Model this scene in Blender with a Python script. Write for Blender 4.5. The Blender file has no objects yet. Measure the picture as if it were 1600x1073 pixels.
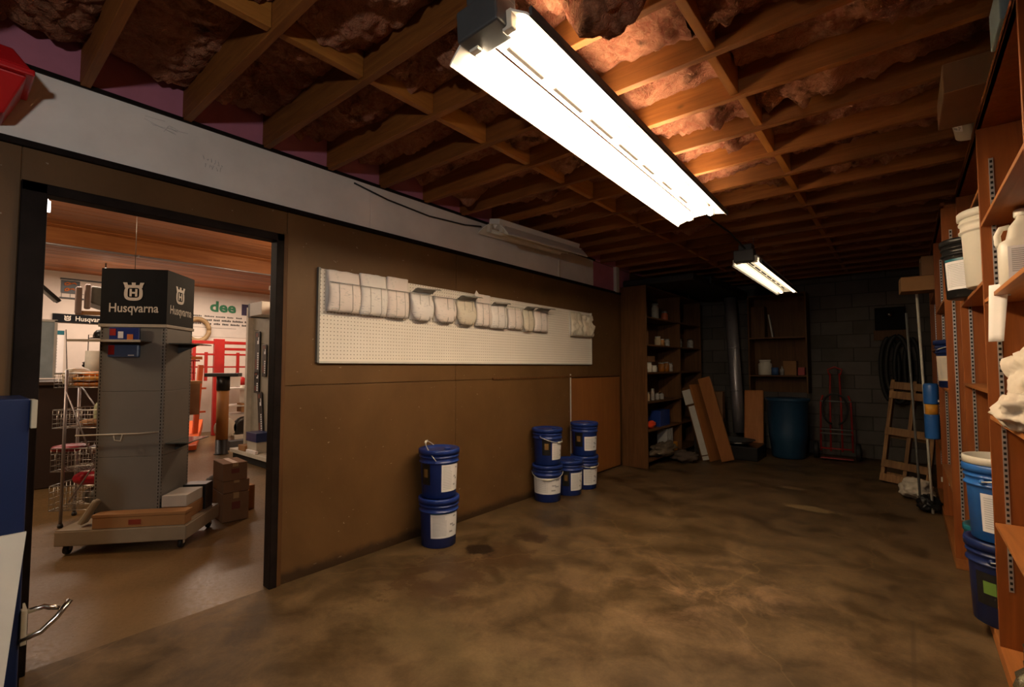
import bpy, bmesh, math, random
from mathutils import Vector, Matrix, noise
random.seed(7)
S = bpy.context.scene
COL = S.collection
R = math.radians
PI = math.pi
# ------------------------------------------------------------------ camera, world, lights, exposure
cam = bpy.data.cameras.new('camera'); cam.sensor_width = 36; cam.lens = 36 * 741 / 1600
cam.clip_start = .02; cam.clip_end = 60
co = bpy.data.objects.new('camera', cam); COL.objects.link(co)
co.location = (0, 0, 1.33); co.rotation_euler = (R(92.74), 0, R(39.66))
S.camera = co
w = bpy.data.worlds.new('world'); S.world = w; w.use_nodes = True
w.node_tree.nodes['Background'].inputs[0].default_value = (.02, .018, .016, 1)
w.node_tree.nodes['Background'].inputs[1].default_value = .3
S.view_settings.view_transform = 'Standard'; S.view_settings.look = 'None'
S.view_settings.gamma = 1; S.view_settings.use_curve_mapping = False
S.view_settings.exposure = 0.0
TUBE = 70.0          # tubes of the big near fixture
TUBE_FAR = 2.6       # tubes of the weak far fixture
def area(name, loc, rot, size, sy, power, color):
    l = bpy.data.lights.new(name, 'AREA'); l.shape = 'RECTANGLE'; l.size = size; l.size_y = sy
    l.energy = power; l.color = color
    o = bpy.data.objects.new(name, l); COL.objects.link(o); o.location = loc; o.rotation_euler = rot
    return o
def point_light(name, loc, power, color, rad=.12):
    l = bpy.data.lights.new(name, 'POINT'); l.energy = power; l.color = color; l.shadow_soft_size = rad
    o = bpy.data.objects.new(name, l); COL.objects.link(o); o.location = loc; return o
point_light('shop_fill_point', (-5.6, 3.6, 2.45), 70, (1, .72, .46))  # unseen point fill, added to brighten the shop ceiling and walls
point_light('shop_fill_point', (-5.2, -1.2, 2.45), 95, (1, .74, .47))  # second added fill, out of view, also reaches the tower front
pl_ = area('lamp_beside_photographer', (-.35, -.55, 2.10), (0, 0, 0), .12, .12, 17, (1, .93, .84))
pl_.rotation_euler = Vector((-.80, .40, -.50)).to_track_quat('-Z', 'Y').to_euler()
area('shop_fill_area', (-9.6, 2.6, 2.86), (0, 0, 0), .4, 3.6, 115, (1, .77, .6))  # area fills added out of view to light the shop and its back wall
area('shop_fill_area', (-6.2, 4.6, 2.86), (0, 0, 0), 1.2, .3, 26, (1, .74, .5))
area('shop_fill_area', (-7.0, -.4, 2.86), (0, 0, 0), 1.2, .3, 34, (1, .84, .66))

# ------------------------------------------------------------------ materials
MATS = {}
def newmat(name):
    m = bpy.data.materials.new(name); m.use_nodes = True
    nt = m.node_tree; b = nt.nodes['Principled BSDF']
    return m, nt, b
def ramp(nt, fac, stops):
    r = nt.nodes.new('ShaderNodeValToRGB'); e = r.color_ramp.elements
    while len(e) < len(stops): e.new(.5)
    for k, (p, c) in enumerate(stops):
        e[k].position = p; e[k].color = (*c, 1) if len(c) == 3 else c
    nt.links.new(fac, r.inputs[0]); return r
def noisen(nt, vec, scale, detail=5, rough=.6, dist=0):
    n = nt.nodes.new('ShaderNodeTexNoise'); n.inputs['Scale'].default_value = scale
    n.inputs['Detail'].default_value = detail; n.inputs['Roughness'].default_value = rough
    n.inputs['Distortion'].default_value = dist
    if vec is not None: nt.links.new(vec, n.inputs['Vector'])
    return n.outputs['Fac']
def mapping(nt, src, scale=(1, 1, 1)):
    g = nt.nodes.new('ShaderNodeMapping'); g.inputs['Scale'].default_value = scale
    nt.links.new(src, g.inputs[0]); return g.outputs[0]
def objc(nt):
    return nt.nodes.new('ShaderNodeTexCoord').outputs['Object']
def geoc(nt):
    return nt.nodes.new('ShaderNodeNewGeometry').outputs['Position']
def bump(nt, b, h, strength=.3, dist=.01):
    n = nt.nodes.new('ShaderNodeBump'); n.inputs['Strength'].default_value = strength
    n.inputs['Distance'].default_value = dist
    nt.links.new(h, n.inputs['Height']); nt.links.new(n.outputs[0], b.inputs['Normal'])
def mixc(nt, fac, a, bb, mode='MIX'):
    m = nt.nodes.new('ShaderNodeMix'); m.data_type = 'RGBA'; m.blend_type = mode
    for s, v in ((0, fac), (6, a), (7, bb)):
        if hasattr(v, 'links') or isinstance(v, bpy.types.NodeSocket): nt.links.new(v, m.inputs[s])
        else: m.inputs[s].default_value = v if s == 0 else (*v, 1)
    return m.outputs[2]
def mathn(nt, op, a, b=None, clamp=False):
    m = nt.nodes.new('ShaderNodeMath'); m.operation = op; m.use_clamp = clamp
    for s, v in ((0, a), (1, b)):
        if v is None: continue
        if isinstance(v, bpy.types.NodeSocket): nt.links.new(v, m.inputs[s])
        else: m.inputs[s].default_value = v
    return m.outputs[0]
def plain(name, c, rough=.5, metal=0, var=.12, nscale=6, bmp=.05, spec=.5):
    """solid colour with faint procedural mottling"""
    if name in MATS: return MATS[name]
    m, nt, b = newmat(name)
    v = objc(nt); f = noisen(nt, v, nscale)
    lo = tuple(x * (1 - var) for x in c); hi = tuple(min(1, x * (1 + var)) for x in c)
    r = ramp(nt, f, [(.3, lo), (.7, hi)])
    nt.links.new(r.outputs[0], b.inputs['Base Color'])
    b.inputs['Roughness'].default_value = rough; b.inputs['Metallic'].default_value = metal
    b.inputs['Specular IOR Level'].default_value = spec
    if bmp: bump(nt, b, noisen(nt, v, nscale * 12, 3), bmp, .003)
    MATS[name] = m; return m
def wood(name, c1, c2, axis=1, rough=.6, scale=1.0, world=False, knots=False, randomise=True):
    m, nt, b = newmat(name)
    v = geoc(nt) if world else objc(nt)
    if randomise:
        oi = nt.nodes.new('ShaderNodeObjectInfo')
        ad = nt.nodes.new('ShaderNodeVectorMath'); ad.operation = 'ADD'
        mu = nt.nodes.new('ShaderNodeVectorMath'); mu.operation = 'SCALE'; mu.inputs[3].default_value = 9.0
        cx = nt.nodes.new('ShaderNodeCombineXYZ')
        for k in range(3): nt.links.new(oi.outputs['Random'], cx.inputs[k])
        nt.links.new(cx.outputs[0], mu.inputs[0]); nt.links.new(v, ad.inputs[0]); nt.links.new(mu.outputs[0], ad.inputs[1])
        v = ad.outputs[0]
    sc = [14 * scale] * 3; sc[axis] = .9 * scale
    f = noisen(nt, mapping(nt, v, sc), 2.2, 6, .62, 1.2)
    g = noisen(nt, mapping(nt, v, (1.2, 1.2, 1.2)), 1.5, 4)
    f2 = mathn(nt, 'ADD', mathn(nt, 'MULTIPLY', f, .7), mathn(nt, 'MULTIPLY', g, .3))
    r = ramp(nt, f2, [(.34, c1), (.66, c2)]); col = r.outputs[0]
    if randomise:
        h = nt.nodes.new('ShaderNodeHueSaturation')
        val = mathn(nt, 'ADD', mathn(nt, 'MULTIPLY', oi.outputs['Random'], .45), .78)
        nt.links.new(val, h.inputs['Value']); nt.links.new(col, h.inputs['Color']); col = h.outputs[0]
    if knots:
        vo = nt.nodes.new('ShaderNodeTexVoronoi'); vo.inputs['Scale'].default_value = 2.2
        s2 = [1, 1, 1]; s2[axis] = .5
        nt.links.new(mapping(nt, v, s2), vo.inputs['Vector'])
        kn = ramp(nt, vo.outputs['Distance'], [(.015, (.7, .7, .7)), (.035, (0, 0, 0))])
        col = mixc(nt, kn.outputs[0], col, tuple(x * .25 for x in c1))
    nt.links.new(col, b.inputs['Base Color']); b.inputs['Roughness'].default_value = rough
    b.inputs['Specular IOR Level'].default_value = .3
    bump(nt, b, f, .25, .004)
    MATS[name] = m; return m
def emit(name, c, s):
    m, nt, b = newmat(name)
    b.inputs['Base Color'].default_value = (*c, 1)
    b.inputs['Emission Color'].default_value = (*c, 1); b.inputs['Emission Strength'].default_value = s
    MATS[name] = m; return m
W_JOIST = wood('joist_wood', (.165, .052, .010), (.28, .102, .020), 0, .65, 1, knots=True)
W_BLOCK = wood('blocking_wood', (.30, .11, .019), (.44, .18, .034), 1, .6)
W_SHELF = wood('shelf_wood', (.19, .050, .009), (.30, .088, .015), 2, .5, .7, randomise=False)
W_SHELFH = wood('shelf_board_wood', (.27, .09, .022), (.40, .15, .04), 1, .5, .7)
W_OLD = wood('old_brown_plywood', (.085, .036, .010), (.17, .075, .024), 2, .6, .6)
W_PLANK = wood('shop_ceiling_pine', (.30, .10, .03), (.50, .20, .065), 1, .5, .7, knots=True)
W_ORANGE = wood('orange_door_panel', (.30, .11, .03), (.40, .16, .045), 2, .45, .5)
W_PALLET = wood('pallet_wood', (.18, .09, .035), (.36, .20, .085), 2, .7)
W_DARK = plain('black_jamb_paint', (.012, .008, .007), .55, 0, .4, 9, .15, .08)
CARD = plain('cardboard', (.33, .17, .065), .8, 0, .12, 4)
CARDD = plain('dark_cardboard', (.21, .105, .045), .8, 0, .15, 4)
TAPE = plain('packing_tape', (.42, .26, .12), .3)
WHITE = plain('white_paint', (.62, .6, .55), .45, 0, .06)
WPLASTIC = plain('white_plastic', (.72, .68, .58), .35, 0, .04)
PAPER = plain('paper', (.86, .82, .78), .8, 0, .04)
LABEL = plain('label_paper', (.86, .85, .86), .55, 0, .04)
PRINT = plain('grey_print', (.45, .45, .47), .7)
BLUE = plain('blue_bucket_plastic', (.012, .035, .20), .32, 0, .12)
DBLUE = plain('dark_blue_plastic', (.008, .02, .10), .35, 0, .12)
BBLUE = plain('bright_blue_plastic', (.02, .12, .42), .32, 0, .1)
TEAL = plain('teal_plastic', (.01, .12, .16), .35)
BLACK = plain('black_plastic', (.012, .012, .012), .35, 0, .2)
BLACKM = plain('black_sign_board', (.006, .007, .009), .7, 0, .2, spec=.15)
GREY = plain('grey_metal', (.20, .20, .19), .45, .2)
DGREY = plain('dark_grey_metal', (.075, .08, .085), .5, .2)
CHROME = plain('chrome', (.62, .6, .56), .22, 1, .05)
WIRE = plain('zinc_wire', (.42, .41, .38), .3, .9, .1)
GALV = plain('galvanised_steel', (.36, .34, .36), .38, .6, .15, 3)
STANDARD = plain('zinc_shelf_standard', (.55, .53, .50), .35, .6, .08)
DARKSLOT = plain('dark_slot', (.01, .008, .006), .9)
REDP = plain('red_plastic', (.55, .012, .016), .35, 0, .1)
RED = plain('red_paint', (.36, .015, .012), .4, 0, .15)
ORANGE = plain('orange_paint', (.75, .12, .02), .4)
ORANGELOGO = plain('orange_print', (.65, .17, .03), .6)
YELLOW = plain('yellow_pack', (.72, .33, .03), .5, 0, .2, 20)
GREEN = plain('green_print', (.02, .17, .07), .6)
LGREEN = plain('light_green_label', (.16, .30, .05), .5)
NAVY = plain('navy_print', (.03, .02, .06), .6)
BLUECAB = plain('blue_cabinet_paint', (.005, .018, .085), .45, 0, .1, 2)
FACIA = plain('fascia_white_paint', (.82, .80, .77), .55, 0, .1, 2.5, .1)
BASE = plain('beige_gondola_base', (.30, .25, .18), .4, 0, .08)
GOND = plain('grey_gondola_panel', (.19, .185, .17), .5, .1, .08, 2)
CREAM = plain('cream_gondola_steel', (.50, .46, .37), .45, 0, .06)
PINKFOAM = plain('pink_foam_board', (.45, .16, .24), .7, 0, .1)
RUBBER = plain('black_rubber', (.012, .012, .012), .6)
AMBER = plain('amber_glass', (.25, .09, .01), .15)
JARM = plain('clear_jar', (.35, .33, .30), .12, 0, .3, 30)
FOIL = plain('foil_bag', (.62, .60, .42), .18, .9, .3, 8, .4)
BROWNTUBE = plain('cardboard_tube', (.40, .17, .04), .6)
ALUM = plain('reflector_enamel', (.82, .80, .74), .4, 0, .03)
TUBEMAT = emit('lit_tube', (1, .76, .50), TUBE)
TUBEFAR = emit('dim_tube', (1, .82, .58), TUBE_FAR)
TUBEOFF = plain('unlit_tube', (.75, .70, .6), .3)

def wall_brown():
    m, nt, b = newmat('brown_hardboard_wall')
    v = geoc(nt)
    f = noisen(nt, mapping(nt, v, (1, 1, .7)), 1.6, 6, .65, .3)
    r = ramp(nt, f, [(.3, (.090, .044, .014)), (.7, (.150, .078, .028))])
    g = noisen(nt, mapping(nt, v, (1, 60, 2)), 3, 2)
    c = mixc(nt, mathn(nt, 'MULTIPLY', g, .25), r.outputs[0], (.16, .082, .03))
    sp = noisen(nt, mapping(nt, v, (1, 1, 2)), 26, 2, .5)
    spm = ramp(nt, sp, [(.735, (0, 0, 0)), (.76, (1, 1, 1))])
    c = mixc(nt, mathn(nt, 'MULTIPLY', spm.outputs[0], .5), c, (.42, .36, .28))
    # darker near the floor, with a ragged edge
    sx = nt.nodes.new('ShaderNodeSeparateXYZ'); nt.links.new(v, sx.inputs[0])
    h = mathn(nt, 'ADD', sx.outputs[2], mathn(nt, 'MULTIPLY', noisen(nt, v, 9, 5), -.08))
    gm = ramp(nt, h, [(.0, (1, 1, 1)), (.045, (0, 0, 0))])
    c = mixc(nt, mathn(nt, 'MULTIPLY', gm.outputs[0], .75), c, (.02, .012, .008))
    nt.links.new(c, b.inputs['Base Color']); b.inputs['Roughness'].default_value = .5
    b.inputs['Specular IOR Level'].default_value = .3
    bump(nt, b, g, .12, .002)
    return m
M_WALL = wall_brown()

def spot(nt, xyz, cx, cy, rx, ry, soft=.35, amp=.5):
    """mask of a worn or stained patch of the concrete with a ragged edge"""
    a = mathn(nt, 'DIVIDE', mathn(nt, 'SUBTRACT', xyz[0], cx), rx)
    c = mathn(nt, 'DIVIDE', mathn(nt, 'SUBTRACT', xyz[1], cy), ry)
    d = mathn(nt, 'SQRT', mathn(nt, 'ADD', mathn(nt, 'MULTIPLY', a, a), mathn(nt, 'MULTIPLY', c, c)))
    d = mathn(nt, 'ADD', d, mathn(nt, 'MULTIPLY', mathn(nt, 'SUBTRACT', xyz[2], .5), amp * 4.5))
    return ramp(nt, d, [(max(0, 1 - soft), (1, 1, 1)), (1, (0, 0, 0))]).outputs[0]
def floor_concrete():
    m, nt, b = newmat('stained_concrete')
    v = geoc(nt)
    sx = nt.nodes.new('ShaderNodeSeparateXYZ'); nt.links.new(v, sx.inputs[0])
    n1 = noisen(nt, v, 1.5, 8, .66, .5); n2 = noisen(nt, v, 3.6, 8, .72, .35); n3 = noisen(nt, v, 60, 4, .7)
    r = ramp(nt, n1, [(.34, (.040, .023, .007)), (.5, (.10, .060, .022)), (.64, (.18, .112, .050))])
    r2 = ramp(nt, n2, [(.40, (.035, .019, .007)), (.60, (.20, .125, .062))])
    c = mixc(nt, .55, r.outputs[0], r2.outputs[0])
    xyz = (sx.outputs[0], sx.outputs[1], noisen(nt, v, 6.5, 7, .7))
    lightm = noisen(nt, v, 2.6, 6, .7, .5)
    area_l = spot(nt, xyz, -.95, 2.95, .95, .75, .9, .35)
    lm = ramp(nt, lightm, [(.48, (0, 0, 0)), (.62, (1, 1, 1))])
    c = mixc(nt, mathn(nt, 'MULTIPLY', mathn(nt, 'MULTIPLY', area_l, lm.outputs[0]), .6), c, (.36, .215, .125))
    for cx, cy, rx, ry, col, k, am, sf in (
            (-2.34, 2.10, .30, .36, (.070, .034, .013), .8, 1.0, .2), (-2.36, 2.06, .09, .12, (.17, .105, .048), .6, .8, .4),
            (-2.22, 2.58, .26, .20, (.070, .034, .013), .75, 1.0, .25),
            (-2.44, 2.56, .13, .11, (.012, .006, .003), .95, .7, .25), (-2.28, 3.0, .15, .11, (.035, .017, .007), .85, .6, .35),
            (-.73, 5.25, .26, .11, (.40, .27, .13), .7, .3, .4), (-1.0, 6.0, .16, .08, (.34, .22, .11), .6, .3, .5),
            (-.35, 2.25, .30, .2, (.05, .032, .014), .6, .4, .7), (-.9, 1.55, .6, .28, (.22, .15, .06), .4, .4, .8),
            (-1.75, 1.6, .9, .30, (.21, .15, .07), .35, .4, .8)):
        c = mixc(nt, mathn(nt, 'MULTIPLY', spot(nt, xyz, cx, cy, rx, ry, sf, am), k), c, col)
    # fine cracks
    vo = nt.nodes.new('ShaderNodeTexVoronoi'); vo.feature = 'DISTANCE_TO_EDGE'; vo.inputs['Scale'].default_value = .42
    nm = nt.nodes.new('ShaderNodeVectorMath'); nm.operation = 'ADD'
    nt2 = nt.nodes.new('ShaderNodeTexNoise'); nt2.inputs['Scale'].default_value = 3; nt2.inputs['Detail'].default_value = 6
    nt.links.new(v, nt2.inputs['Vector'])
    sc = nt.nodes.new('ShaderNodeVectorMath'); sc.operation = 'SCALE'; sc.inputs[3].default_value = .35
    nt.links.new(nt2.outputs['Color'], sc.inputs[0]); nt.links.new(v, nm.inputs[0]); nt.links.new(sc.outputs[0], nm.inputs[1])
    nt.links.new(nm.outputs[0], vo.inputs['Vector'])
    cr = ramp(nt, vo.outputs['Distance'], [(.0, (1, 1, 1)), (.0018, (0, 0, 0))])
    c = mixc(nt, mathn(nt, 'MULTIPLY', cr.outputs[0], .28), c, (.30, .19, .09))
    # saw cut
    ax = mathn(nt, 'ABSOLUTE', mathn(nt, 'ADD', sx.outputs[0], .012))
    cut = ramp(nt, ax, [(.0, (1, 1, 1)), (.006, (1, 1, 1)), (.012, (0, 0, 0))])
    inr = mathn(nt, 'LESS_THAN', sx.outputs[1], 3.3)
    c = mixc(nt, mathn(nt, 'MULTIPLY', mathn(nt, 'MULTIPLY', cut.outputs[0], inr), .45), c, (.05, .03, .015))
    c = mixc(nt, mathn(nt, 'MULTIPLY', n3, .38), c, (.03, .018, .008))
    nt.links.new(c, b.inputs['Base Color'])
    rr = ramp(nt, n2, [(.3, (.38,) * 3), (.7, (.62,) * 3)])
    nt.links.new(rr.outputs[0], b.inputs['Roughness']); b.inputs['Specular IOR Level'].default_value = .35
    bump(nt, b, mathn(nt, 'ADD', mathn(nt, 'MULTIPLY', n2, .8), mathn(nt, 'MULTIPLY', n3, .25)), .22, .012)
    return m
M_FLOOR = floor_concrete()
def floor_shop():
    m, nt, b = newmat('sealed_shop_concrete')
    v = geoc(nt); n1 = noisen(nt, v, 1.1, 6, .6, .5); n2 = noisen(nt, v, 40, 4, .7)
    r = ramp(nt, n1, [(.3, (.11, .066, .022)), (.7, (.19, .115, .045))])
    c = mixc(nt, mathn(nt, 'MULTIPLY', n2, .35), r.outputs[0], (.12, .07, .03))
    nt.links.new(c, b.inputs['Base Color'])
    rr = ramp(nt, n2, [(.3, (.26,) * 3), (.7, (.46,) * 3)]); nt.links.new(rr.outputs[0], b.inputs['Roughness'])
    bump(nt, b, n2, .10, .004)
    return m
M_SHOPF = floor_shop()
def insulation():
    m, nt, b = newmat('pink_fibreglass')
    v = geoc(nt)
    n1 = noisen(nt, v, 3.2, 6, .65, .8); n2 = noisen(nt, v, 34, 5, .7, .6)
    r = ramp(nt, n1, [(.28, (.12, .03, .022)), (.45, (.34, .11, .065)), (.6, (.52, .22, .13)), (.75, (.30, .10, .04))])
    n2r = ramp(nt, n2, [(.35, (0, 0, 0)), (.7, (1, 1, 1))])
    c = mixc(nt, mathn(nt, 'MULTIPLY', n2r.outputs[0], .45), r.outputs[0], (.56, .33, .19))
    n3 = noisen(nt, v, 5.5, 5, .6, .4)
    dm = ramp(nt, n3, [(.56, (0, 0, 0)), (.68, (1, 1, 1))])
    c = mixc(nt, mathn(nt, 'MULTIPLY', dm.outputs[0], .8), c, (.045, .022, .012))
    nt.links.new(c, b.inputs['Base Color']); b.inputs['Roughness'].default_value = .95
    b.inputs['Specular IOR Level'].default_value = .05
    bump(nt, b, n2, 1.0, .045)
    return m
M_INS = insulation()
def blockmat():
    m, nt, b = newmat('painted_concrete_block')
    v = geoc(nt); oi = nt.nodes.new('ShaderNodeObjectInfo')
    f = noisen(nt, v, 2.2, 5); n = noisen(nt, v, 70, 3, .7)
    r = ramp(nt, mathn(nt, 'ADD', mathn(nt, 'MULTIPLY', f, .7), mathn(nt, 'MULTIPLY', oi.outputs['Random'], .3)), [(.3, (.085, .075, .062)), (.7, (.15, .13, .115))])
    nt.links.new(r.outputs[0], b.inputs['Base Color']); b.inputs['Roughness'].default_value = .85
    bump(nt, b, n, .5, .006); return m
M_BLOCK = blockmat()
M_MORTAR = plain('mortar', (.06, .055, .048), .9)
def pegmat():
    m, nt, b = newmat('pegboard_hardboard')
    v = geoc(nt); sx = nt.nodes.new('ShaderNodeSeparateXYZ'); nt.links.new(v, sx.inputs[0])
    def cell(s): return mathn(nt, 'SUBTRACT', mathn(nt, 'FRACT', mathn(nt, 'MULTIPLY', s, 39.37)), .5)
    a = cell(sx.outputs[1]); c = cell(sx.outputs[2])
    d = mathn(nt, 'SQRT', mathn(nt, 'ADD', mathn(nt, 'MULTIPLY', a, a), mathn(nt, 'MULTIPLY', c, c)))
    hole = ramp(nt, d, [(.10, (1, 1, 1)), (.15, (0, 0, 0))])
    base = ramp(nt, noisen(nt, v, 3), [(.3, (.84, .79, .71)), (.7, (.90, .85, .78))])
    col = mixc(nt, hole.outputs[0], base.outputs[0], (.10, .06, .03))
    nt.links.new(col, b.inputs['Base Color']); b.inputs['Roughness'].default_value = .5
    inv = mathn(nt, 'SUBTRACT', 1.0, hole.outputs[0]); bump(nt, b, inv, .5, .004)
    return m
M_PEG = pegmat()
def papermat(name, base, ink, sc=1):
    m, nt, b = newmat(name)
    v = objc(nt)
    f = noisen(nt, mapping(nt, v, (1, 9 * sc, 26 * sc)), 3, 3, .6)
    g = noisen(nt, v, 8, 2)
    k = ramp(nt, f, [(.55, (0, 0, 0)), (.62, (1, 1, 1))]); k2 = ramp(nt, g, [(.45, (0, 0, 0)), (.56, (1, 1, 1))])
    c = mixc(nt, mathn(nt, 'MULTIPLY', mathn(nt, 'MULTIPLY', k.outputs[0], k2.outputs[0]), .38), base, ink)
    nt.links.new(c, b.inputs['Base Color']); b.inputs['Roughness'].default_value = .8
    return m
PAPERS = [papermat('printed_paper_pink', (.86, .78, .74), (.30, .36, .36)), papermat('printed_paper_white', (.86, .83, .81), (.30, .30, .38)),
          papermat('printed_paper_tan', (.74, .68, .56), (.32, .25, .18))]
PAPERG = plain('grey_paper', (.30, .29, .26), .8)

# ------------------------------------------------------------------ mesh helpers
class MB:
    def __init__(s): s.v = []; s.f = []; s.sm = []
    def add(s, vs, fs, smooth=False):
        n = len(s.v); s.v += [tuple(p) for p in vs]; s.f += [tuple(i + n for i in f) for f in fs]; s.sm += [smooth] * len(fs); return s
    def box(s, x0, x1, y0, y1, z0, z1, M=None):
        vs = [Vector((x, y, z)) for x in (x0, x1) for y in (y0, y1) for z in (z0, z1)]
        if M is not None: vs = [M @ p for p in vs]
        return s.add(vs, [(0, 1, 3, 2), (4, 6, 7, 5), (0, 4, 5, 1), (2, 3, 7, 6), (0, 2, 6, 4), (1, 5, 7, 3)])
    def beam(s, p, q, w, h, up=(0, 0, 1)):
        p, q = Vector(p), Vector(q); d = (q - p).normalized(); u = Vector(up)
        if abs(d.dot(u)) > .98: u = Vector((0, 1, 0))
        a = d.cross(u).normalized(); b = a.cross(d).normalized()
        vs = [c + a * (w / 2 * i) + b * (h / 2 * j) for c in (p, q) for i, j in ((-1, -1), (1, -1), (1, 1), (-1, 1))]
        return s.add(vs, [(0, 1, 2, 3), (7, 6, 5, 4), (0, 4, 5, 1), (1, 5, 6, 2), (2, 6, 7, 3), (3, 7, 4, 0)])
    def tube(s, pts, r, n=6, r2=None):
        pts = [Vector(p) for p in pts]; k = len(pts); ring = []
        prev = None
        for i, p in enumerate(pts):
            d = (pts[min(i + 1, k - 1)] - pts[max(i - 1, 0)]).normalized()
            if prev is None:
                a = d.cross(Vector((0, 0, 1)))
                if a.length < .05: a = d.cross(Vector((0, 1, 0)))
            else: a = prev - d * prev.dot(d)
            a.normalize(); prev = a; b = d.cross(a)
            rr = r if r2 is None else r + (r2 - r) * i / (k - 1)
            ring += [p + (a * math.cos(2 * PI * j / n) + b * math.sin(2 * PI * j / n)) * rr for j in range(n)]
        fs = [(i * n + j, i * n + (j + 1) % n, (i + 1) * n + (j + 1) % n, (i + 1) * n + j) for i in range(k - 1) for j in range(n)]
        fs += [tuple(range(n))[::-1], tuple(range((k - 1) * n, k * n))]
        return s.add(ring, fs, True)
    def lathe(s, prof, n=24, c=(0, 0, 0), M=None):
        vs = []; k = len(prof)
        for r, z in prof:
            vs += [Vector((c[0] + r * math.cos(2 * PI * j / n), c[1] + r * math.sin(2 * PI * j / n), c[2] + z)) for j in range(n)]
        if M is not None: vs = [M @ p for p in vs]
        fs = [(i * n + j, i * n + (j + 1) % n, (i + 1) * n + (j + 1) % n, (i + 1) * n + j) for i in range(k - 1) for j in range(n)]
        fs += [tuple(range(n))[::-1], tuple(range((k - 1) * n, k * n))]
        return s.add(vs, fs, True)
    def prism(s, poly, t0, t1, M):
        """polygon in local xy extruded from z t0 to t1, moved by M"""
        n = len(poly); vs = [M @ Vector((x, y, t)) for t in (t0, t1) for x, y in poly]
        fs = [tuple(range(n))[::-1], tuple(range(n, 2 * n))] + [(i, (i + 1) % n, n + (i + 1) % n, n + i) for i in range(n)]
        return s.add(vs, fs)
    def grid(s, fn, nu, nv, smooth=True):
        vs = [fn(i / nu, j / nv) for i in range(nu + 1) for j in range(nv + 1)]
        fs = [(i * (nv + 1) + j, (i + 1) * (nv + 1) + j, (i + 1) * (nv + 1) + j + 1, i * (nv + 1) + j + 1) for i in range(nu) for j in range(nv)]
        return s.add(vs, fs, smooth)
def obj(name, mb, m, parent=None, bevel=0, solid=0, recalc=True):
    me = bpy.data.meshes.new(name)
    vs = mb.v; loc = Vector((0, 0, 0))
    if parent is None:                      # own origin at the base
        xs, ys, zs = zip(*vs)
        loc = Vector(((min(xs) + max(xs)) / 2, (min(ys) + max(ys)) / 2, min(zs)))
        vs = [(x - loc.x, y - loc.y, z - loc.z) for x, y, z in vs]
    me.from_pydata(vs, [], mb.f)
    me.polygons.foreach_set('use_smooth', mb.sm)
    if recalc:
        b = bmesh.new(); b.from_mesh(me); bmesh.ops.recalc_face_normals(b, faces=b.faces); b.to_mesh(me); b.free()
    me.materials.append(m)
    o = bpy.data.objects.new(name, me); COL.objects.link(o); o.location = loc
    if parent is not None:
        o.parent = parent
    if bevel:
        bv = o.modifiers.new('bevel', 'BEVEL'); bv.width = bevel; bv.segments = 2; bv.limit_method = 'ANGLE'; bv.angle_limit = R(50)
    if solid:
        so = o.modifiers.new('solid', 'SOLIDIFY'); so.thickness = solid
    return o
def tag(o, label=None, cat=None, group=None, kind=None):
    if label: o['label'] = label
    if cat: o['category'] = cat
    if group: o['group'] = group
    if kind: o['kind'] = kind
    return o
def thing(name, label, cat, loc=(0, 0, 0), rz=0, group=None, rot=None):
    o = bpy.data.objects.new(name, None); COL.objects.link(o); o.empty_display_size = .05
    o.location = loc; o.rotation_euler = rot if rot else (0, 0, rz)
    return tag(o, label, cat, group)
def one(name, mb, m, label, cat, group=None, **k): return tag(obj(name, mb, m, **k), label, cat, group)
def wpart(name, mb, m, parent, **k):
    """a part whose mesh was written in world coordinates, under a thing standing unrotated"""
    L = parent.location
    q = parent.parent
    tot = Vector(L)
    while q is not None: tot = tot + Vector(q.location); q = q.parent
    mb.v = [(x - tot.x, y - tot.y, z - tot.z) for x, y, z in mb.v]
    return obj(name, mb, m, parent, **k)
def dup(root, loc, rz=None, label=None):
    r = root.copy(); COL.objects.link(r); r.location = loc
    if rz is not None: r.rotation_euler = (0, 0, rz)
    if label: r['label'] = label
    for ch in root.children:
        c = ch.copy(); COL.objects.link(c); c.parent = r
        for g in ch.children:
            d = g.copy(); COL.objects.link(d); d.parent = c
    return r
def struct(name, mb, m, parent=None, **k):
    o = obj(name, mb, m, parent, **k)
    if parent is None: o['kind'] = 'structure'
    return o
def sempty(name, loc=(0, 0, 0)):
    o = bpy.data.objects.new(name, None); COL.objects.link(o); o.location = loc; o['kind'] = 'structure'; return o
def text_mb(body, size, M, thick=.001, bold=0.0, sx=1.0):
    cu = bpy.data.curves.new('t', 'FONT'); cu.body = body; cu.size = size; cu.align_x = 'CENTER'; cu.extrude = thick
    cu.offset = bold; cu.resolution_u = 3
    o = bpy.data.objects.new('t', cu); COL.objects.link(o)
    bpy.context.view_layer.update()
    me = bpy.data.meshes.new_from_object(o.evaluated_get(bpy.context.evaluated_depsgraph_get()))
    mb = MB(); mb.add([M @ Vector((v.co.x * sx, v.co.y, v.co.z)) for v in me.vertices], [tuple(p.vertices) for p in me.polygons])
    bpy.data.objects.remove(o); bpy.data.curves.remove(cu); bpy.data.meshes.remove(me)
    return mb
def frame_x(x, y, z, s=1):
    """local xy -> wall facing +x: local x runs along +y, local y up, normal +x"""
    return Matrix.Translation((x, y, z)) @ Matrix(((0, 0, 1, 0), (1, 0, 0, 0), (0, 1, 0, 0), (0, 0, 0, 1)))
def frame_y(x, y, z):
    """wall facing -y: local x along +x, local y up, normal -y"""
    return Matrix.Translation((x, y, z)) @ Matrix(((1, 0, 0, 0), (0, 0, -1, 0), (0, 1, 0, 0), (0, 0, 0, 1)))

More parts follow.
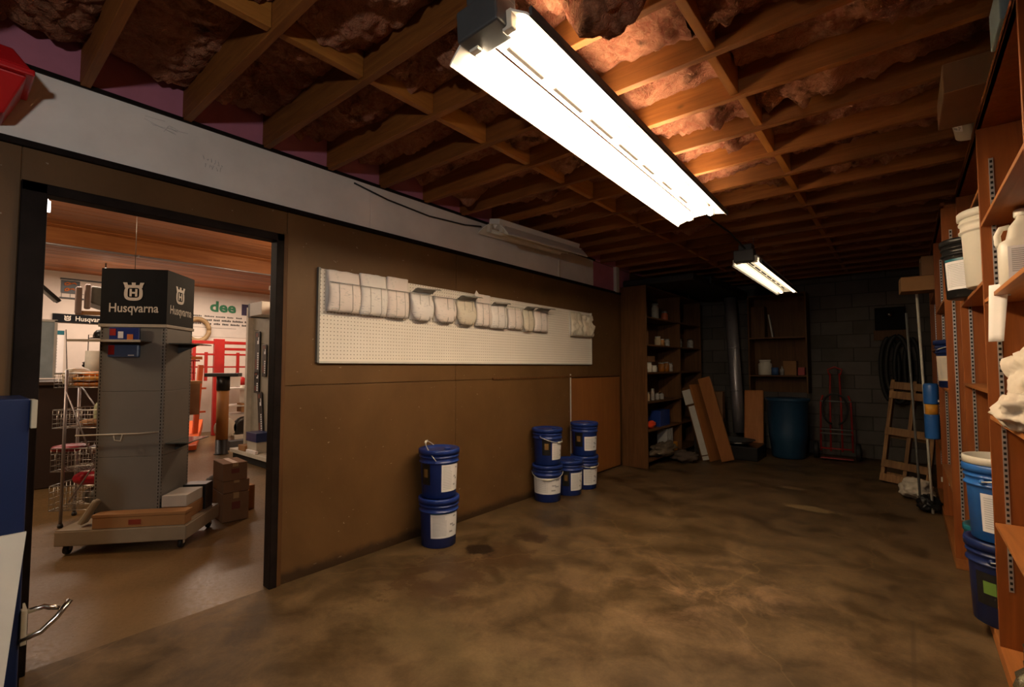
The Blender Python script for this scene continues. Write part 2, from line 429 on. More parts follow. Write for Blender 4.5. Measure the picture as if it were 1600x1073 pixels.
# ------------------------------------------------------------------ room shell
XL, XR, YB, ZJ = -2.984, .86, 8.6, 2.655
mb = MB().box(XL - .005, XR + .1, -3.2, YB + .1, -.1, 0); struct('floor', mb, M_FLOOR)
mb = MB().box(-11.1, XL - .005, -3.2, 7.0, -.1, -.002); struct('floor_shop', mb, M_SHOPF)
DY0, DY1, DZ = .285, 1.30, 2.103
wl = sempty('wall_left', (XL, 0, 0))
mb = MB().box(XL - .05, XL, -3.2, .2, 0, 2.9).box(XL - .05, XL, 1.365, YB, 0, 2.9).box(XL - .05, XL, .2, 1.365, 2.15, 2.9)
wpart('backing', mb, M_WALL, wl)
def wpanel(y0, y1, z0, z1, m, t=.006): wpart('panel', MB().box(XL, XL + t, y0 + .002, y1 - .002, z0, z1), m, wl, bevel=.0015)
wpanel(-3.2, .2, 0, 2.32, M_WALL)
wpanel(.2, 1.37, 2.152, 2.32, M_WALL)
wpanel(1.37, 2.83, .0, 1.205, M_WALL, .012); wpanel(2.83, 4.63, .0, 1.205, M_WALL, .012)
wpanel(1.37, 2.83, 1.21, 2.32, M_WALL, .008); wpanel(2.83, 5.05, 1.21, 2.32, M_WALL, .008); wpanel(5.05, 8.6, 1.21, 2.32, M_WALL, .008)
wpanel(4.655, 5.85, .02, 1.19, W_ORANGE, .016)
wpanel(5.85, 8.6, 0, 1.2, M_WALL)
struct('trim_1', MB().box(XL + .001, XL + .014, 4.632, 4.65, 0, 1.24), WHITE)
struct('trim_2', MB().box(XL + .008, XL + .022, 3.3, 5.86, 1.203, 1.222), W_OLD)
struct('trim_3', MB().box(XL + .001, XL + .03, -.9, 8.6, 2.30, 2.328), W_DARK)
struct('trim_4', MB().box(XL + .001, XL + .03, -.9, 5.2, 2.648, 2.668), W_DARK)
fa = sempty('trim_5', (XL, 0, 2.33))
for a, b in ((-1.5, 1.96), (1.963, 4.40), (4.403, 5.165)):
    wpart('fascia_board', MB().box(XL, XL + .02, a, b, 2.328, 2.648), FACIA, fa, bevel=.002)
wpart('pink_board', MB().box(XL, XL + .008, 5.17, 6.2, 2.33, 2.648), PINKFOAM, fa)
struct('trim_6', MB().box(XL + .001, XL + .05, 5.72, 5.80, 2.32, 2.655), WHITE)
# scribbles pencilled on the fascia board and the scratched patch
def stroke(pts, m, r=.0016):
    mb = MB()
    for p in pts: mb.tube([(XL + .0205, y, z) for y, z in p], r, 4)
    wpart('pencil_mark', mb, m, fa)
rs = random.Random(3)
sc = []
for k in range(6):
    y = .895 + k * .018; z = 2.49 - .004 * k
    sc.append([(y + rs.uniform(-.006, .006), z + rs.uniform(-.014, .014)) for _ in range(4)])
for k in range(5):
    y = .90 + k * .02; sc.append([(y + rs.uniform(-.008, .008), 2.445 + rs.uniform(-.014, .012)) for _ in range(4)])
stroke(sc, PRINT, .0011)
stroke([[(.62 + rs.uniform(0, .16), 2.59 + rs.uniform(-.03, .03)), (.66 + rs.uniform(0, .16), 2.59 + rs.uniform(-.03, .03))] for _ in range(9)], PRINT, .0007)
# door frame
dr = sempty('door_1', (XL, .8, 0))
wpart('jamb', MB().box(XL - .055, XL + .03, DY1, 1.345, 0, 2.15), W_DARK, dr, bevel=.004)
wpart('jamb', MB().box(XL - .05, XL + .022, 1.345, 1.372, 0, 2.16), W_OLD, dr, bevel=.003)
wpart('jamb', MB().box(XL - .16, XL + .03, .2, DY0, 0, 2.15), W_DARK, dr, bevel=.004)
wpart('header', MB().box(XL - .055, XL + .03, .2, 1.345, DZ, 2.15), W_DARK, dr, bevel=.004)
st = MB().box(XL - .10, XL - .03, DY0, DY0 + .004, 1.66, 2.0)
sp = wpart('strike_plate', st, CREAM, dr)
ho = MB()
for k in range(9): ho.box(XL - .085 + (k % 2) * .03, XL - .072 + (k % 2) * .03, DY0 + .004, DY0 + .0055, 1.69 + k * .034, 1.70 + k * .034)
wpart('slot', ho, DARKSLOT, dr)
# right wall, front wall, back wall of blocks
struct('wall_right', MB().box(XR, XR + .1, -3.2, YB, 0, 2.9), W_OLD)
struct('wall_front', MB().box(-11.1, XR + .1, -3.3, -3.2, 0, 3.1), M_WALL)
wb = sempty('wall_back', (0, YB, 0))
wpart('mortar', MB().box(XL, XR, YB + .012, YB + .15, 0, 2.9), M_MORTAR, wb)
bl = None
for r_ in range(14):
    off = -.2 if r_ % 2 else 0
    for c_ in range(-1, 10):
        x0 = XL + off + c_ * .4 + .2; z0 = r_ * .2
        if x0 < XL - .05 or x0 + .4 > XR + .12: continue
        if bl is None:
            bl = obj('block', MB().box(.005, .395, -.0, .06, .005, .195), M_BLOCK, wb, bevel=.004)
            o = bl
        else: o = bl.copy(); COL.objects.link(o); o.parent = wb
        o.location = (x0, random.uniform(-.002, .002), z0)
# ceiling: deck, joists, blocking, batts
ce = sempty('ceiling', (-1.06, 2.7, ZJ))
wpart('deck', MB().box(XL - .1, XR + .1, -3.2, YB, 2.895, 2.93), W_OLD, ce)
JY = [.81 + .4155 * k for k in range(-9, 19)]
j0 = None
for y in JY:
    if j0 is None:
        j0 = obj('joist', MB().box(XL + .006 + 1.06, XR + 1.06, -.019, .019, 0, .24), W_JOIST, ce, bevel=.003)
        o = j0
    else: o = j0.copy(); COL.objects.link(o); o.parent = ce
    o.location = (0, y - 2.7, random.uniform(-.002, .002))
b0 = None
for row, xb in enumerate((-1.905, -.60)):
    for k in range(len(JY) - 1):
        ya, yb = JY[k] + .02, JY[k + 1] - .02
        if ya < -1.6 or ya > 8.3: continue
        if b0 is None:
            b0 = obj('blocking', MB().box(-.019, .019, -(yb - ya) / 2, (yb - ya) / 2, 0.01, .235), W_BLOCK, ce, bevel=.003); o = b0
        else: o = b0.copy(); COL.objects.link(o); o.parent = ce
        o.location = (xb + 1.06 + random.uniform(-.012, .012), (ya + yb) / 2 - 2.7, random.uniform(0, .006))
# fibreglass batts, one lumpy sheet per cell between joists and blocking
def batt(x0, x1, y0, y1, droop, nx, ny, seed, amp):
    zb = 2.852 if x1 < -1.9 else 2.815
    def fn(u, v):
        x = x0 + (x1 - x0) * u; y = y0 + (y1 - y0) * v
        p = Vector((x * 2.3, y * 3.4, seed)); q = Vector((x * 7, y * 9, seed + 3)); t = Vector((x * 22, y * 26, seed))
        h = noise.noise(p) * 1.1 + abs(noise.noise(q)) * 1.15 + abs(noise.noise(t)) * .75 + noise.noise(Vector((x * 12, y * 5, seed))) * .35
        e = min(v, 1 - v) * 2; puff = math.sin(PI * min(1, max(0, .5 * e + .08))) ** .6
        z = zb - .035 * puff - amp * max(-.1, h) * puff
        for dx, dy, rr, ss, dd in droop:
            g = ((x - dx) / rr) ** 2 + ((y - dy) / ss) ** 2
            if g < 4: z -= dd * math.exp(-g * 1.4) * (1 + .5 * noise.noise(q) + .3 * noise.noise(t))
        return (x, y + .006 * noise.noise(t), max(z, 2.47))
    return MB().grid(fn, nx, ny)
DROOPS = [(-.74, 1.40, .22, .12, .26), (-.50, 1.02, .30, .16, .32), (-.72, .98, .2, .13, .16), (-2.35, 2.62, .10, .10, .10), (-2.72, 2.73, .09, .12, .18), (-1.45, 1.45, .18, .12, .10),
          (-2.05, .98, .2, .12, .06), (-.30, 1.9, .35, .16, .08), (-1.55, 1.85, .14, .10, .10), (-2.2, 1.4, .2, .12, .05), (-.25, 2.7, .3, .13, .09),
          (.2, 2.3, .25, .14, .08), (-.3, 3.4, .4, .14, .07), (0.1, 1.5, .3, .14, .10), (-.75, 1.9, .2, .12, .06), (-.8, 2.7, .12, .1, .07), (-.78, 3.1, .12, .09, .06)]
XS = [XL + .01, -1.927, -.622, XR - .01]
XS = [(XL + .10, -1.927), (-1.883, -.622), (-.578, XR - .01)]
for k in range(len(JY) - 1):
    ya, yb = JY[k] + .0195, JY[k + 1] - .0195
    if ya < -1.6: continue
    near = ya < 4.2
    for ci, (x0, x1) in enumerate(XS):
        q = .018 if near else .04
        m_ = batt(x0, x1, ya, yb, DROOPS, int((x1 - x0) / q), int((yb - ya) / q), k * 3.1 + ci * 7.7, random.uniform(.05, .085))
        wpart('insulation_batt', m_, M_INS, ce, recalc=False)
wpart('rim_board', MB().box(XL - .0, XL + .010, -1.6, 8.5, 2.66, 2.89), PINKFOAM, ce)
# wooden boards nailed under the joists over the right shelves (cardboard flap)

# ------------------------------------------------------------------ shop beyond the doorway: shell
SX, SZ = -10.95, 2.93
struct('wall_shop_back', MB().box(SX - .15, SX, -3.2, 7.0, 0, 3.0), plain('shop_wall_paint', (.70, .62, .54), .7, 0, .04))
struct('wall_shop_end', MB().box(-11.1, XL - .12, 7.0, 7.1, 0, 3.0), MATS['shop_wall_paint'])
cs = sempty('ceiling_shop', (-7, 2, SZ))
wpart('deck', MB().box(-11.1, XL - .12, -3.2, 7.0, SZ + .03, SZ + .06), W_OLD, cs)
p0 = None
for k in range(54):
    x = -3.2 - k * .145
    if p0 is None: p0 = obj('plank', MB().box(-.071, .071, -5.1, 5.0, 0, .02), W_PLANK, cs, bevel=.004); o = p0
    else: o = p0.copy(); COL.objects.link(o); o.parent = cs
    o.location = (x + 7, 0, random.uniform(0, .004))
wpart('beam', MB().box(-7.62, -7.48, -3.2, 7, SZ - .20, SZ), W_PLANK, cs, bevel=.005)
cdt = thing('steel_conduit', 'thin steel conduit running below the shop ceiling beam', 'conduit', (-7.3, 2, 2.70))
wpart('pipe', MB().tube([(-7.40, -1.5, 2.715), (-7.40, 6.0, 2.715)], .011, 8), GALV, cdt)
for y in (-.5, 1.55, 3.4): wpart('strap', MB().box(-7.42, -7.38, y - .012, y + .012, 2.70, 2.726), GALV, cdt)

# ------------------------------------------------------------------ fluorescent fixtures
def fixture(name, label, x, y0, L, z, w_, lit, cap=True, drop=.03, hang=True, rz=0, tilt=0):
    """reflector trough hung along y; z = height of the wing edges; origin at near end"""
    t = thing(name, label, 'light', (x, y0, z), rz)
    t.rotation_euler = (drop, tilt, rz)
    hw = w_ / 2
    obj('housing', MB().box(-.062, .062, .0, L, .088, .135), ALUM, t, bevel=.004)
    if lit: obj('wing_lip', MB().box(hw + .001, hw + .012, .0, L, .0, .030), DGREY, t)
    obj('end_plate', MB().prism([(-.06, .088), (.06, .088), (.115, .055), (hw - .012, .012), (.05, .04), (-.05, .04), (-hw + .012, .012), (-.115, .055)], -.002, .002, Matrix.Translation((0, L - .01, 0)) @ Matrix(((1, 0, 0, 0), (0, 0, -1, 0), (0, 1, 0, 0), (0, 0, 0, 1)))), ALUM, t)
    for s in (-1, 1):
        prof = [(.066, .082), (.115, .055), (hw - .010, .012), (hw, 0), (hw + .004, .004), (hw - .006, .018), (.118, .062), (.068, .088)]
        if lit and w_ > .3 and s == 1: prof = [(.104, .060)] + prof[2:-2] + [(.106, .066)]
        n = len(prof); vs = [(s * a, yy, c) for yy in (0, L) for a, c in prof]
        mbw = MB().add(vs, [tuple(range(n)), tuple(range(n, 2 * n))] + [(i, (i + 1) % n, n + (i + 1) % n, n + i) for i in range(n)])
        obj('reflector_wing', mbw, ALUM, t)
    obj('ridge', MB().add([(-.028, .02, .0865), (.028, .02, .0865), (0, .02, .05), (-.028, L - .02, .0865), (.028, L - .02, .0865), (0, L - .02, .05)],
        [(0, 1, 2), (3, 5, 4), (0, 3, 4, 1), (1, 4, 5, 2), (2, 5, 3, 0)]), ALUM, t)
    for k in range(7):
        a = .12 + k * (L - .3) / 7; b = a + (L - .3) / 7 * (.72 if k < 4 else .5)
        obj('slot', MB().box(-.007, .007, a, b, .044, .0505), plain('slot_brown', (.016, .010, .007), .7) if lit else GREY, t)
    for s in (-1, 1):
        obj('lamp_tube', MB().tube([(s * .075, .05, .036), (s * .075, L - .03, .036)], .019, 12), lit if lit else TUBEOFF, t)
        for yy in (.03, L - .02):
            obj('lamp_holder', MB().box(s * .075 - .02, s * .075 + .02, yy - .014, yy + .014, .02, .088), WPLASTIC, t, bevel=.003)
    if cap:
        obj('end_cap', MB().box(-.105, .075, -.035, .075, .03, .145).box(-.06, .06, -.03, .10, .13, .20), GREY if not lit else DGREY, t, bevel=.008)
    if hang:
        for yy in (.35, L - .3): obj('chain', MB().tube([(0, yy, .13), (0, yy, 2.652 - z)], .003, 5), GREY, t)
    return t
fixture('fluorescent_light', 'bright eight foot lit fluorescent fixture hanging over the middle of the room', -1.055, 1.14, 2.46, 2.42, .35, TUBEMAT, drop=R(-.2), rz=R(2.0), tilt=R(-4))
fixture('fluorescent_light', 'small far lit fluorescent fixture hanging near the back wall', -1.16, 4.95, 2.44, 2.31, .25, TUBEFAR, drop=R(0), rz=R(1.2))
f3 = fixture('fluorescent_light', 'unlit white fluorescent fixture mounted at the top of the left wall', -2.75, 3.05, 1.30, 2.485, .36, None, cap=False, hang=False, tilt=R(12))
one('power_cable', MB().tube([(-1.14, 3.56, 2.50), (-1.15, 3.9, 2.49), (-1.15, 4.4, 2.50), (-1.16, 4.97, 2.46)], .008, 6), RUBBER, 'black power cable strung between the two lit fluorescent fixtures', 'cable')
one('wall_cable', MB().tube([(XL + .03, 1.82, 2.62), (XL + .035, 2.1, 2.575), (XL + .035, 2.5, 2.55), (XL + .04, 2.9, 2.57), (XL + .05, 3.1, 2.60)], .006, 6), RUBBER, 'thin black cable sagging along the top of the white fascia board', 'cable')
one('conduit_cover', MB().box(XL + .02, XL + .032, 4.385, 4.42, 2.328, 2.52), WPLASTIC, 'white cord cover dropping from the unlit fixture down the fascia', 'cord cover')

# ------------------------------------------------------------------ pegboard with brochures
pg = thing('pegboard', 'long white pegboard mounted on the brown left wall', 'pegboard', (XL, 3.33, 1.36))
wpart('board', MB().box(XL + .02, XL + .027, 1.582, 5.09, 1.362, 1.976), M_PEG, pg)
wpart('frame', MB().box(XL + .008, XL + .032, 1.570, 1.584, 1.355, 1.982), GREY, pg)
wpart('frame', MB().box(XL + .008, XL + .032, 5.088, 5.10, 1.355, 1.982), WHITE, pg)
wpart('frame', MB().box(XL + .008, XL + .034, 1.584, 5.088, 1.350, 1.363), WHITE, pg)
wpart('backing_strip', MB().box(XL + .0, XL + .02, 1.60, 5.07, 1.955, 1.975).box(XL + .0, XL + .02, 1.60, 5.07, 1.37, 1.39), W_OLD, pg)
BR = [(1.615, 1.850, 1.971, 1.695), (1.862, 2.074, 1.984, 1.693), (2.090, 2.275, 1.992, 1.691), (2.305, 2.522, 1.908, 1.688), (2.545, 2.772, 1.905, 1.690),
      (2.787, 3.013, 1.905, 1.685), (3.028, 3.215, 1.974, 1.689), (3.223, 3.443, 1.896, 1.684), (3.475, 3.690, 1.882, 1.693), (3.700, 3.870, 1.900, 1.679),
      (3.890, 4.125, 1.905, 1.690), (4.577, 4.805, 1.954, 1.678), (4.815, 5.060, 1.937, 1.682)]
where = ['leftmost bundle of printed papers hanging at the left end of the pegboard', 'second printed paper bundle from the left end of the pegboard',
         'white paper bundle rising above the top edge of the pegboard', 'round-edged paper bundle under the first grey folded flap',
         'paper bundle right of the first grey folded flap on the pegboard', 'tan paper bundle below a large folded-over greenish flap',
         'white bundle with crumpled top just right of the tan bundle', 'paper bundle under the dark flat flap mid pegboard',
         'narrow curled paper bundle right of the dark flap', 'tan curled bundle with a folded top right of mid pegboard',
         'last bundle of the long row, its top flap sticking out', 'crumpled wrapped paper bundle, left one of the pair at the pegboard right end',
         'crumpled paper bundle overhanging the right end of the pegboard']
folds = {3: .10, 5: .09, 7: .05, 9: .08, 10: .10}
rk = thing('wire_literature_rack', 'thin wire rack holding the paper bundles on the pegboard', 'wire rack', (XL + .03, 2.8, 1.69))
wpart('rail', MB().tube([(XL + .085, 1.62, 1.888), (XL + .085, 2.9, 1.893), (XL + .085, 4.12, 1.90)], .0025, 5), WIRE, rk)
for i, (a, b, zt, zb) in enumerate(BR):
    crump = i >= 11; bulge = [.050, .045, .05, .06, .055, .06, .05, .045, .04, .05, .04, .05, .055][i]
    cc = .012 if i % 2 else .02
    M_ = PAPERS[2] if i in (5, 9, 11, 12) else PAPERS[i % 2]
    t = thing('paper_bundle', where[i], 'papers', (XL + .03, (a + b) / 2, zb), 0, 'paper bundles on the pegboard')
    hw = (b - a) / 2; H = zt - zb
    def fn(u, v, front=1):
        y = -hw + 2 * hw * u; z = H * v
        ed = abs(2 * u - 1); rnd = math.sqrt(max(0, 1 - ed ** 4))
        x = .010 + bulge * (math.sin(min(1, (v * 1.25 + .08)) * PI) ** .5 if v < .72 else .35 + .3 * (1 - v)) * (.45 + .55 * rnd)
        if i in (3, 4, 5, 9): z = z + (1 - rnd) * .05 * (1 - v) * 1.6; y *= .93 + .07 * math.sin(PI * v)
        if i in (0, 1): y += .012 * math.sin(v * PI)
        if crump: x += .035 * noise.noise(Vector((y * 26, z * 20, i))) + .015 * abs(noise.noise(Vector((y * 60, z * 50, i)))); y += .012 * noise.noise(Vector((z * 30, i, 0)))
        return (x, y, z + .004 * noise.noise(Vector((y * 20, i, 0))))
    obj('sheet', MB().grid(fn, 14, 12), M_, t, solid=-.008)
    obj('sheet', MB().grid(lambda u, v: (.004 + cc * .4, (-hw + 2 * hw * u) * .97, H * v * .985 + .004), 2, 2), PAPER, t, solid=.004)
    if i in folds:
        L_ = folds[i]
        obj('folded_flap', MB().grid(lambda u, v: (.035 + v * L_, (-hw + 2 * hw * u) * .95 + .01 * v, H - .004 + .028 * math.sin(v * 2.6) + .01 * u), 6, 5), PAPERG, t, solid=.003)
    if i == 6:
        obj('torn_corner', MB().grid(lambda u, v: (.02 + .01 * v, -hw - .02 + .06 * u + .02 * v, H - .02 + .05 * v * (1 - u)), 3, 3), PAPER, t, solid=.002)
    if i < 11:
        for q in ((.3, .72) if i != 4 else (.5, .8)):
            y = a + (b - a) * q
            wpart('wire', MB().tube([(XL + .032, y, zb + .0), (XL + .075, y, zb - .004), (XL + .098, y, zb + .02), (XL + .098, y, zb + .11), (XL + .087, y, 1.893)], .0018, 5), WIRE, rk)
    else:
        wpart('wire', MB().tube([(XL + .032, a + .05, zb + .0), (XL + .095, a + .05, zb + .02), (XL + .088, a + .05, 1.83), (XL + .03, a + .05, 1.85)], .0018, 5), WIRE, rk)

# ------------------------------------------------------------------ buckets
BAIL = plain('bright_bail_wire', (.75, .73, .68), .35, .3)
BN = 28
def wrap_label(mbx, r0, r1, z0, z1, a0, a1, n=10, lift=.0015, slant=0):
    def fn(u, v):
        a = a0 + (a1 - a0) * u; z = z0 + (z1 - z0) * v + slant * u; r = (r0 + (r1 - r0) * v) + lift
        return (r * math.cos(a), r * math.sin(a), z)
    return mbx.grid(fn, n, 2)
def make_bucket(label, body=BLUE, lid=None, lab=LABEL, lab_a=(0, 80), lab_z=(.05, .24), pic=None, pic_a=None, H=.355, R1=.143, R0=.128, bail=None, bail_a=0, group='blue five gallon buckets', topband=None, nolid=False, cat='bucket'):
    lid = lid or body
    t = thing('bucket', label, cat, (0, 0, 0), 0, group)
    prof = [(R0 - .006, 0), (R0, .004), (R1, H * .9)] if nolid else [(R0 - .006, 0), (R0, .004), (R0 + (R1 - R0) * .7, H * .70), (R1 - .001, H * .72), (R1 + .007, H * .725), (R1 + .007, H * .745), (R1, H * .75), (R1, H * .83),
            (R1 + .007, H * .835), (R1 + .007, H * .855), (R1 + .001, H * .86), (R1 + .001, H * .93)]
    if nolid: prof += [(R1 + .008, H * .94), (R1 + .008, H), (R1 - .004, H), (R1 - .006, H * .9), (R0 * .9, .03)]
    obj('body', MB().lathe(prof, BN), body, t)
    if not nolid:
        k = obj('lid', MB().lathe([(R1 + .003, H * .90), (R1 + .012, H * .905), (R1 + .012, H * .985), (R1 + .006, H), (R1 - .008, H), (R1 - .012, H * .982), (.03, H * .982), (.001, H * .982)], BN), lid, t)
        obj('spout_cap', MB().lathe([(.024, 0), (.024, .008), (.02, .011), (.001, .011)], 14, (.07, .02, H * .982)), lid, k)
    a0, a1 = R(lab_a[0]), R(lab_a[1]); zr = lambda z: R0 + (R1 - R0) * z / H
    lb = obj('label', wrap_label(MB(), zr(lab_z[0]), zr(lab_z[1]), lab_z[0], lab_z[1], a0, a1), lab, t)
    pr_ = MB()
    for q in range(14):
        z = lab_z[1] - .022 - q * (lab_z[1] - lab_z[0] - .03) / 14
        e = a0 + (a1 - a0) * (.52 if q > 2 else .46)
        wrap_label(pr_, zr(z), zr(z), z, z + .0026, a0 + (a1 - a0) * .07, e, 4, .0022)
    for q, (ca, cz) in enumerate(((.82, .82), (.7, .5), (.8, .42), (.68, .2))):
        z = lab_z[0] + (lab_z[1] - lab_z[0]) * cz
        wrap_label(pr_, zr(z), zr(z), z, z + .012, a0 + (a1 - a0) * (ca - .06), a0 + (a1 - a0) * (ca + .07), 3, .0022)
    obj('print', pr_, PRINT, lb)
    if topband: obj('label_band', wrap_label(MB(), zr(lab_z[1]), zr(lab_z[1]), lab_z[1] - .002, lab_z[1] + .014, a0, a1, 10, .0018), topband, lb)
    if pic:
        p = obj('picture', wrap_label(MB(), zr(.1), zr(.25), .10, .255, R(pic_a[0]), R(pic_a[1])), BLACK, t)
        obj('artwork', wrap_label(MB(), zr(.15), zr(.22), .155, .215, R(pic_a[0] + (pic_a[1] - pic_a[0]) * .3), R(pic_a[0] + (pic_a[1] - pic_a[0]) * .75), 5, .0025), pic, p)
    if bail is not None:
        # bail = angle the wire swings down (deg from vertical); pivots on the ears
        rr = R1 + .012; pts = []
        for q in range(17):
            a = PI * q / 16
            x = rr * math.cos(a); s_ = rr * 1.02 * math.sin(a)
            pts.append(Vector((x, s_ * math.sin(R(bail)), H * .79 + s_ * math.cos(R(bail)))))
        M = Matrix.Rotation(R(bail_a), 4, 'Z'); pts = [M @ p for p in pts]
        h = obj('handle', MB().tube(pts, .0032, 6), BAIL, t)
        obj('grip', MB().tube([pts[7] + (pts[7] - pts[8]) * .4, pts[8], pts[9] + (pts[9] - pts[8]) * .4], .009, 8), WPLASTIC, h)
        obj('ear', MB().lathe([(.014, -.006), (.014, .004), (.001, .005)], 10, (0, 0, 0), M @ Matrix.Translation((R1 + .006, 0, H * .79)) @ Matrix.Rotation(PI / 2, 4, 'Y')), body, t)
    return t
# camera-facing angles for things on the left wall: direction to the camera from there
def put(t, x, y, z=0, rz=0): t.location = (x, y, z); t.rotation_euler = (0, 0, rz); return t
face = lambda x, y: math.degrees(math.atan2(-y, -x))
f1 = face(-2.75, 2.5)
BH = .355
put(make_bucket('blue bucket with white label, bottom one of the nearest stack', lab_a=(f1 - 25, f1 + 72), lab_z=(.075, .25), topband=TEAL), -2.755, 2.455)
put(make_bucket('blue bucket with raised bail handle, top one of the nearest stack', lab_a=(f1 + 8, f1 + 76), lab_z=(.05, .25), pic=plain('brown_artwork', (.2, .11, .03), .5), pic_a=(f1 - 62, f1 - 28), bail=40, bail_a=130, topband=BBLUE), -2.755, 2.455, BH + .002)
f2 = face(-2.8, 3.95)
put(make_bucket('blue bucket with wrapped white label, bottom one of the middle stack by wall', lab_a=(f2 - 75, f2 + 72), lab_z=(.08, .235), bail=112, bail_a=f2 + 90 - 180), -2.80, 3.935)
put(make_bucket('blue bucket with dangling handle, top one of the middle stack by wall', lab_a=(f2 + 20, f2 + 86), lab_z=(.055, .22), pic=MATS['brown_artwork'], pic_a=(f2 - 22, f2 + 14), bail=112, bail_a=f2 + 62 - 90), -2.80, 3.935, BH + .002)
f3_ = face(-2.75, 4.25)
put(make_bucket('single unstacked blue bucket between the two far bucket stacks', lab_a=(f3_ + 8, f3_ + 78), lab_z=(.055, .235), pic=MATS['brown_artwork'], pic_a=(f3_ - 30, f3_ + 2)), -2.765, 4.275)
f4 = face(-2.76, 4.6)
put(make_bucket('blue bucket with looped handle, bottom one of the farthest stack', lab_a=(f4 - 5, f4 + 76), lab_z=(.05, .22), bail=105, bail_a=f4 + 40 - 90), -2.77, 4.60)
put(make_bucket('blue bucket with small white label, top one of the farthest stack', lab_a=(f4 + 0, f4 + 74), lab_z=(.06, .21), pic=MATS['brown_artwork'], pic_a=(f4 - 48, f4 - 8)), -2.77, 4.60, BH + .002)

# ------------------------------------------------------------------ right wall shelving units
def standard(mbs, mbk, x, y, z0, z1):
    mbs.box(x - .008, x + .008, y - .004, y, z0, z1)
    n = int((z1 - z0) / .025)
    for k in range(n):
        z = z0 + .008 + k * .025; mbk.box(x - .0045, x + .0045, y - .0052, y - .0035, z, z + .012)
def unit(label, xf, ys, shelves, top=2.45, extra=()):
    y0, y1 = ys[0], ys[-1]
    t = thing('shelving_unit', label, 'shelves', ((xf + XR) / 2, (y0 + y1) / 2, 0))
    xb = XR - .012
    wpart('back_panel', MB().box(xb, xb + .010, y0, y1 + .02, .07, top), W_SHELF, t)
    wpart('plinth', MB().box(xf, xb, y0, y1 + .02, 0, .068), W_SHELFH, t, bevel=.003)
    wpart('top_board', MB().box(xf, xb, y0, y1 + .02, top, top + .022), W_SHELF, t, bevel=.003)
    wpart('top_rail', MB().box(xf - .0, xf + .02, y0, y1 + .02, top - .0, top + .045), W_SHELF, t, bevel=.003)
    for y in ys:
        wpart('upright', MB().box(xf, xb, y, y + .02, .068, top), W_SHELF, t, bevel=.002)
        s, k = MB(), MB()
        for x in (xf + .045, xb - .06): standard(s, k, x, y, .32, top - .15)
        so = wpart('shelf_standard', s, STANDARD, t); 
        kk = MB(); kk.v, kk.f, kk.sm = k.v, k.f, k.sm
        wpart('slots', kk, DARKSLOT, so)['kind'] = 'stuff'
    for a, b, z in shelves:
        wpart('shelf', MB().box(xf + .002, xb, a + .023, b - .006, z - .018, z), W_SHELFH, t, bevel=.002)
    return t
unit('nearest open wooden shelving unit along the right wall', .29, (.98, 2.02, 3.10, 4.27),
     [(2.02, 3.10, 2.0), (2.02, 3.10, 1.64), (2.02, 3.10, 1.105), (2.02, 3.10, .62), (3.10, 4.27, 1.735), (3.10, 4.27, 1.22), (.98, 2.02, 1.6), (.98, 2.02, .9), (3.10, 4.27, 2.18)])
unit('middle wooden shelving unit on the right wall, slightly deeper than the near one', .215, (4.32, 5.50, 6.65),
     [(4.32, 5.50, 1.17), (4.32, 5.50, .50), (4.32, 5.50, 1.80), (5.50, 6.65, 1.5), (5.50, 6.65, .6), (5.5, 6.65, 2.0)], 2.40)
unit('farthest dark wooden shelving unit in the right back corner', .30, (6.72, 7.5, 8.5), [(6.72, 7.5, 1.4), (6.72, 7.5, .7), (7.5, 8.5, 1.4), (7.5, 8.5, .7)], 2.30)

# contents, nearest bay
def make_jug(label, x, y, z, rz, cap=WPLASTIC, s=1.0, stripe=True):
    t = thing('plastic_jug', label, 'jug', (x, y, z), rz)
    def ring(hx, hy, z, rr=.4, n=24):
        out = []
        for k in range(n):
            a = 2 * PI * k / n; c, q = math.cos(a), math.sin(a)
            e = .5 if rr else 1
            out.append((hx * math.copysign(abs(c) ** e, c) * s, hy * math.copysign(abs(q) ** e, q) * s, z * s))
        return out
    secs = [ring(.078, .072, 0), ring(.083, .077, .006), ring(.083, .077, .175), ring(.078, .072, .19), ring(.060, .064, .20), ring(.050, .056, .25), ring(.034, .040, .275), ring(.028, .030, .283), ring(.028, .028, .295)]
    n = 24; vs = [p for r_ in secs for p in r_]
    fs = [(i * n + j, i * n + (j + 1) % n, (i + 1) * n + (j + 1) % n, (i + 1) * n + j) for i in range(len(secs) - 1) for j in range(n)] + [tuple(range(n))[::-1], tuple(range((len(secs) - 1) * n, len(secs) * n))]
    obj('body', MB().add(vs, fs, True), WPLASTIC, t)
    obj('handle', MB().tube([(-.045 * s, 0, .255 * s), (-.07 * s, 0, .252 * s), (-.082 * s, 0, .225 * s), (-.080 * s, 0, .19 * s), (-.074 * s, 0, .178 * s)], .011 * s, 8), WPLASTIC, t)
    obj('cap', MB().lathe([(.033 * s, 0), (.034 * s, .003), (.034 * s, .026 * s), (.031 * s, .029 * s), (.001, .029 * s)], 20, (0, 0, .29 * s)), cap, t)
    lb = obj('label', MB().box(-.058 * s, .058 * s, -.0805 * s, -.0775 * s, .03 * s, .165 * s), LABEL, t)
    if stripe:
        p = MB()
        for k in range(12): p.box(-.048 * s, (.045 - .012 * (k % 3)) * s, -.0818 * s, -.0804 * s, (.065 + k * .0078) * s, (.069 + k * .0078) * s)
        p.box(-.045 * s, -.028 * s, -.0818 * s, -.0804 * s, .038 * s, .052 * s)
        obj('print', p, PRINT, lb)
    return t
make_jug('white plastic jug with handle and striped label on the near shelf', .395, 2.80, 1.641, R(-4), s=1.03)
make_jug('pale green topped white jug behind the striped jug', .52, 2.84, 1.641, R(10), plain('pale_green_cap', (.45, .6, .35), .4), .95, False)
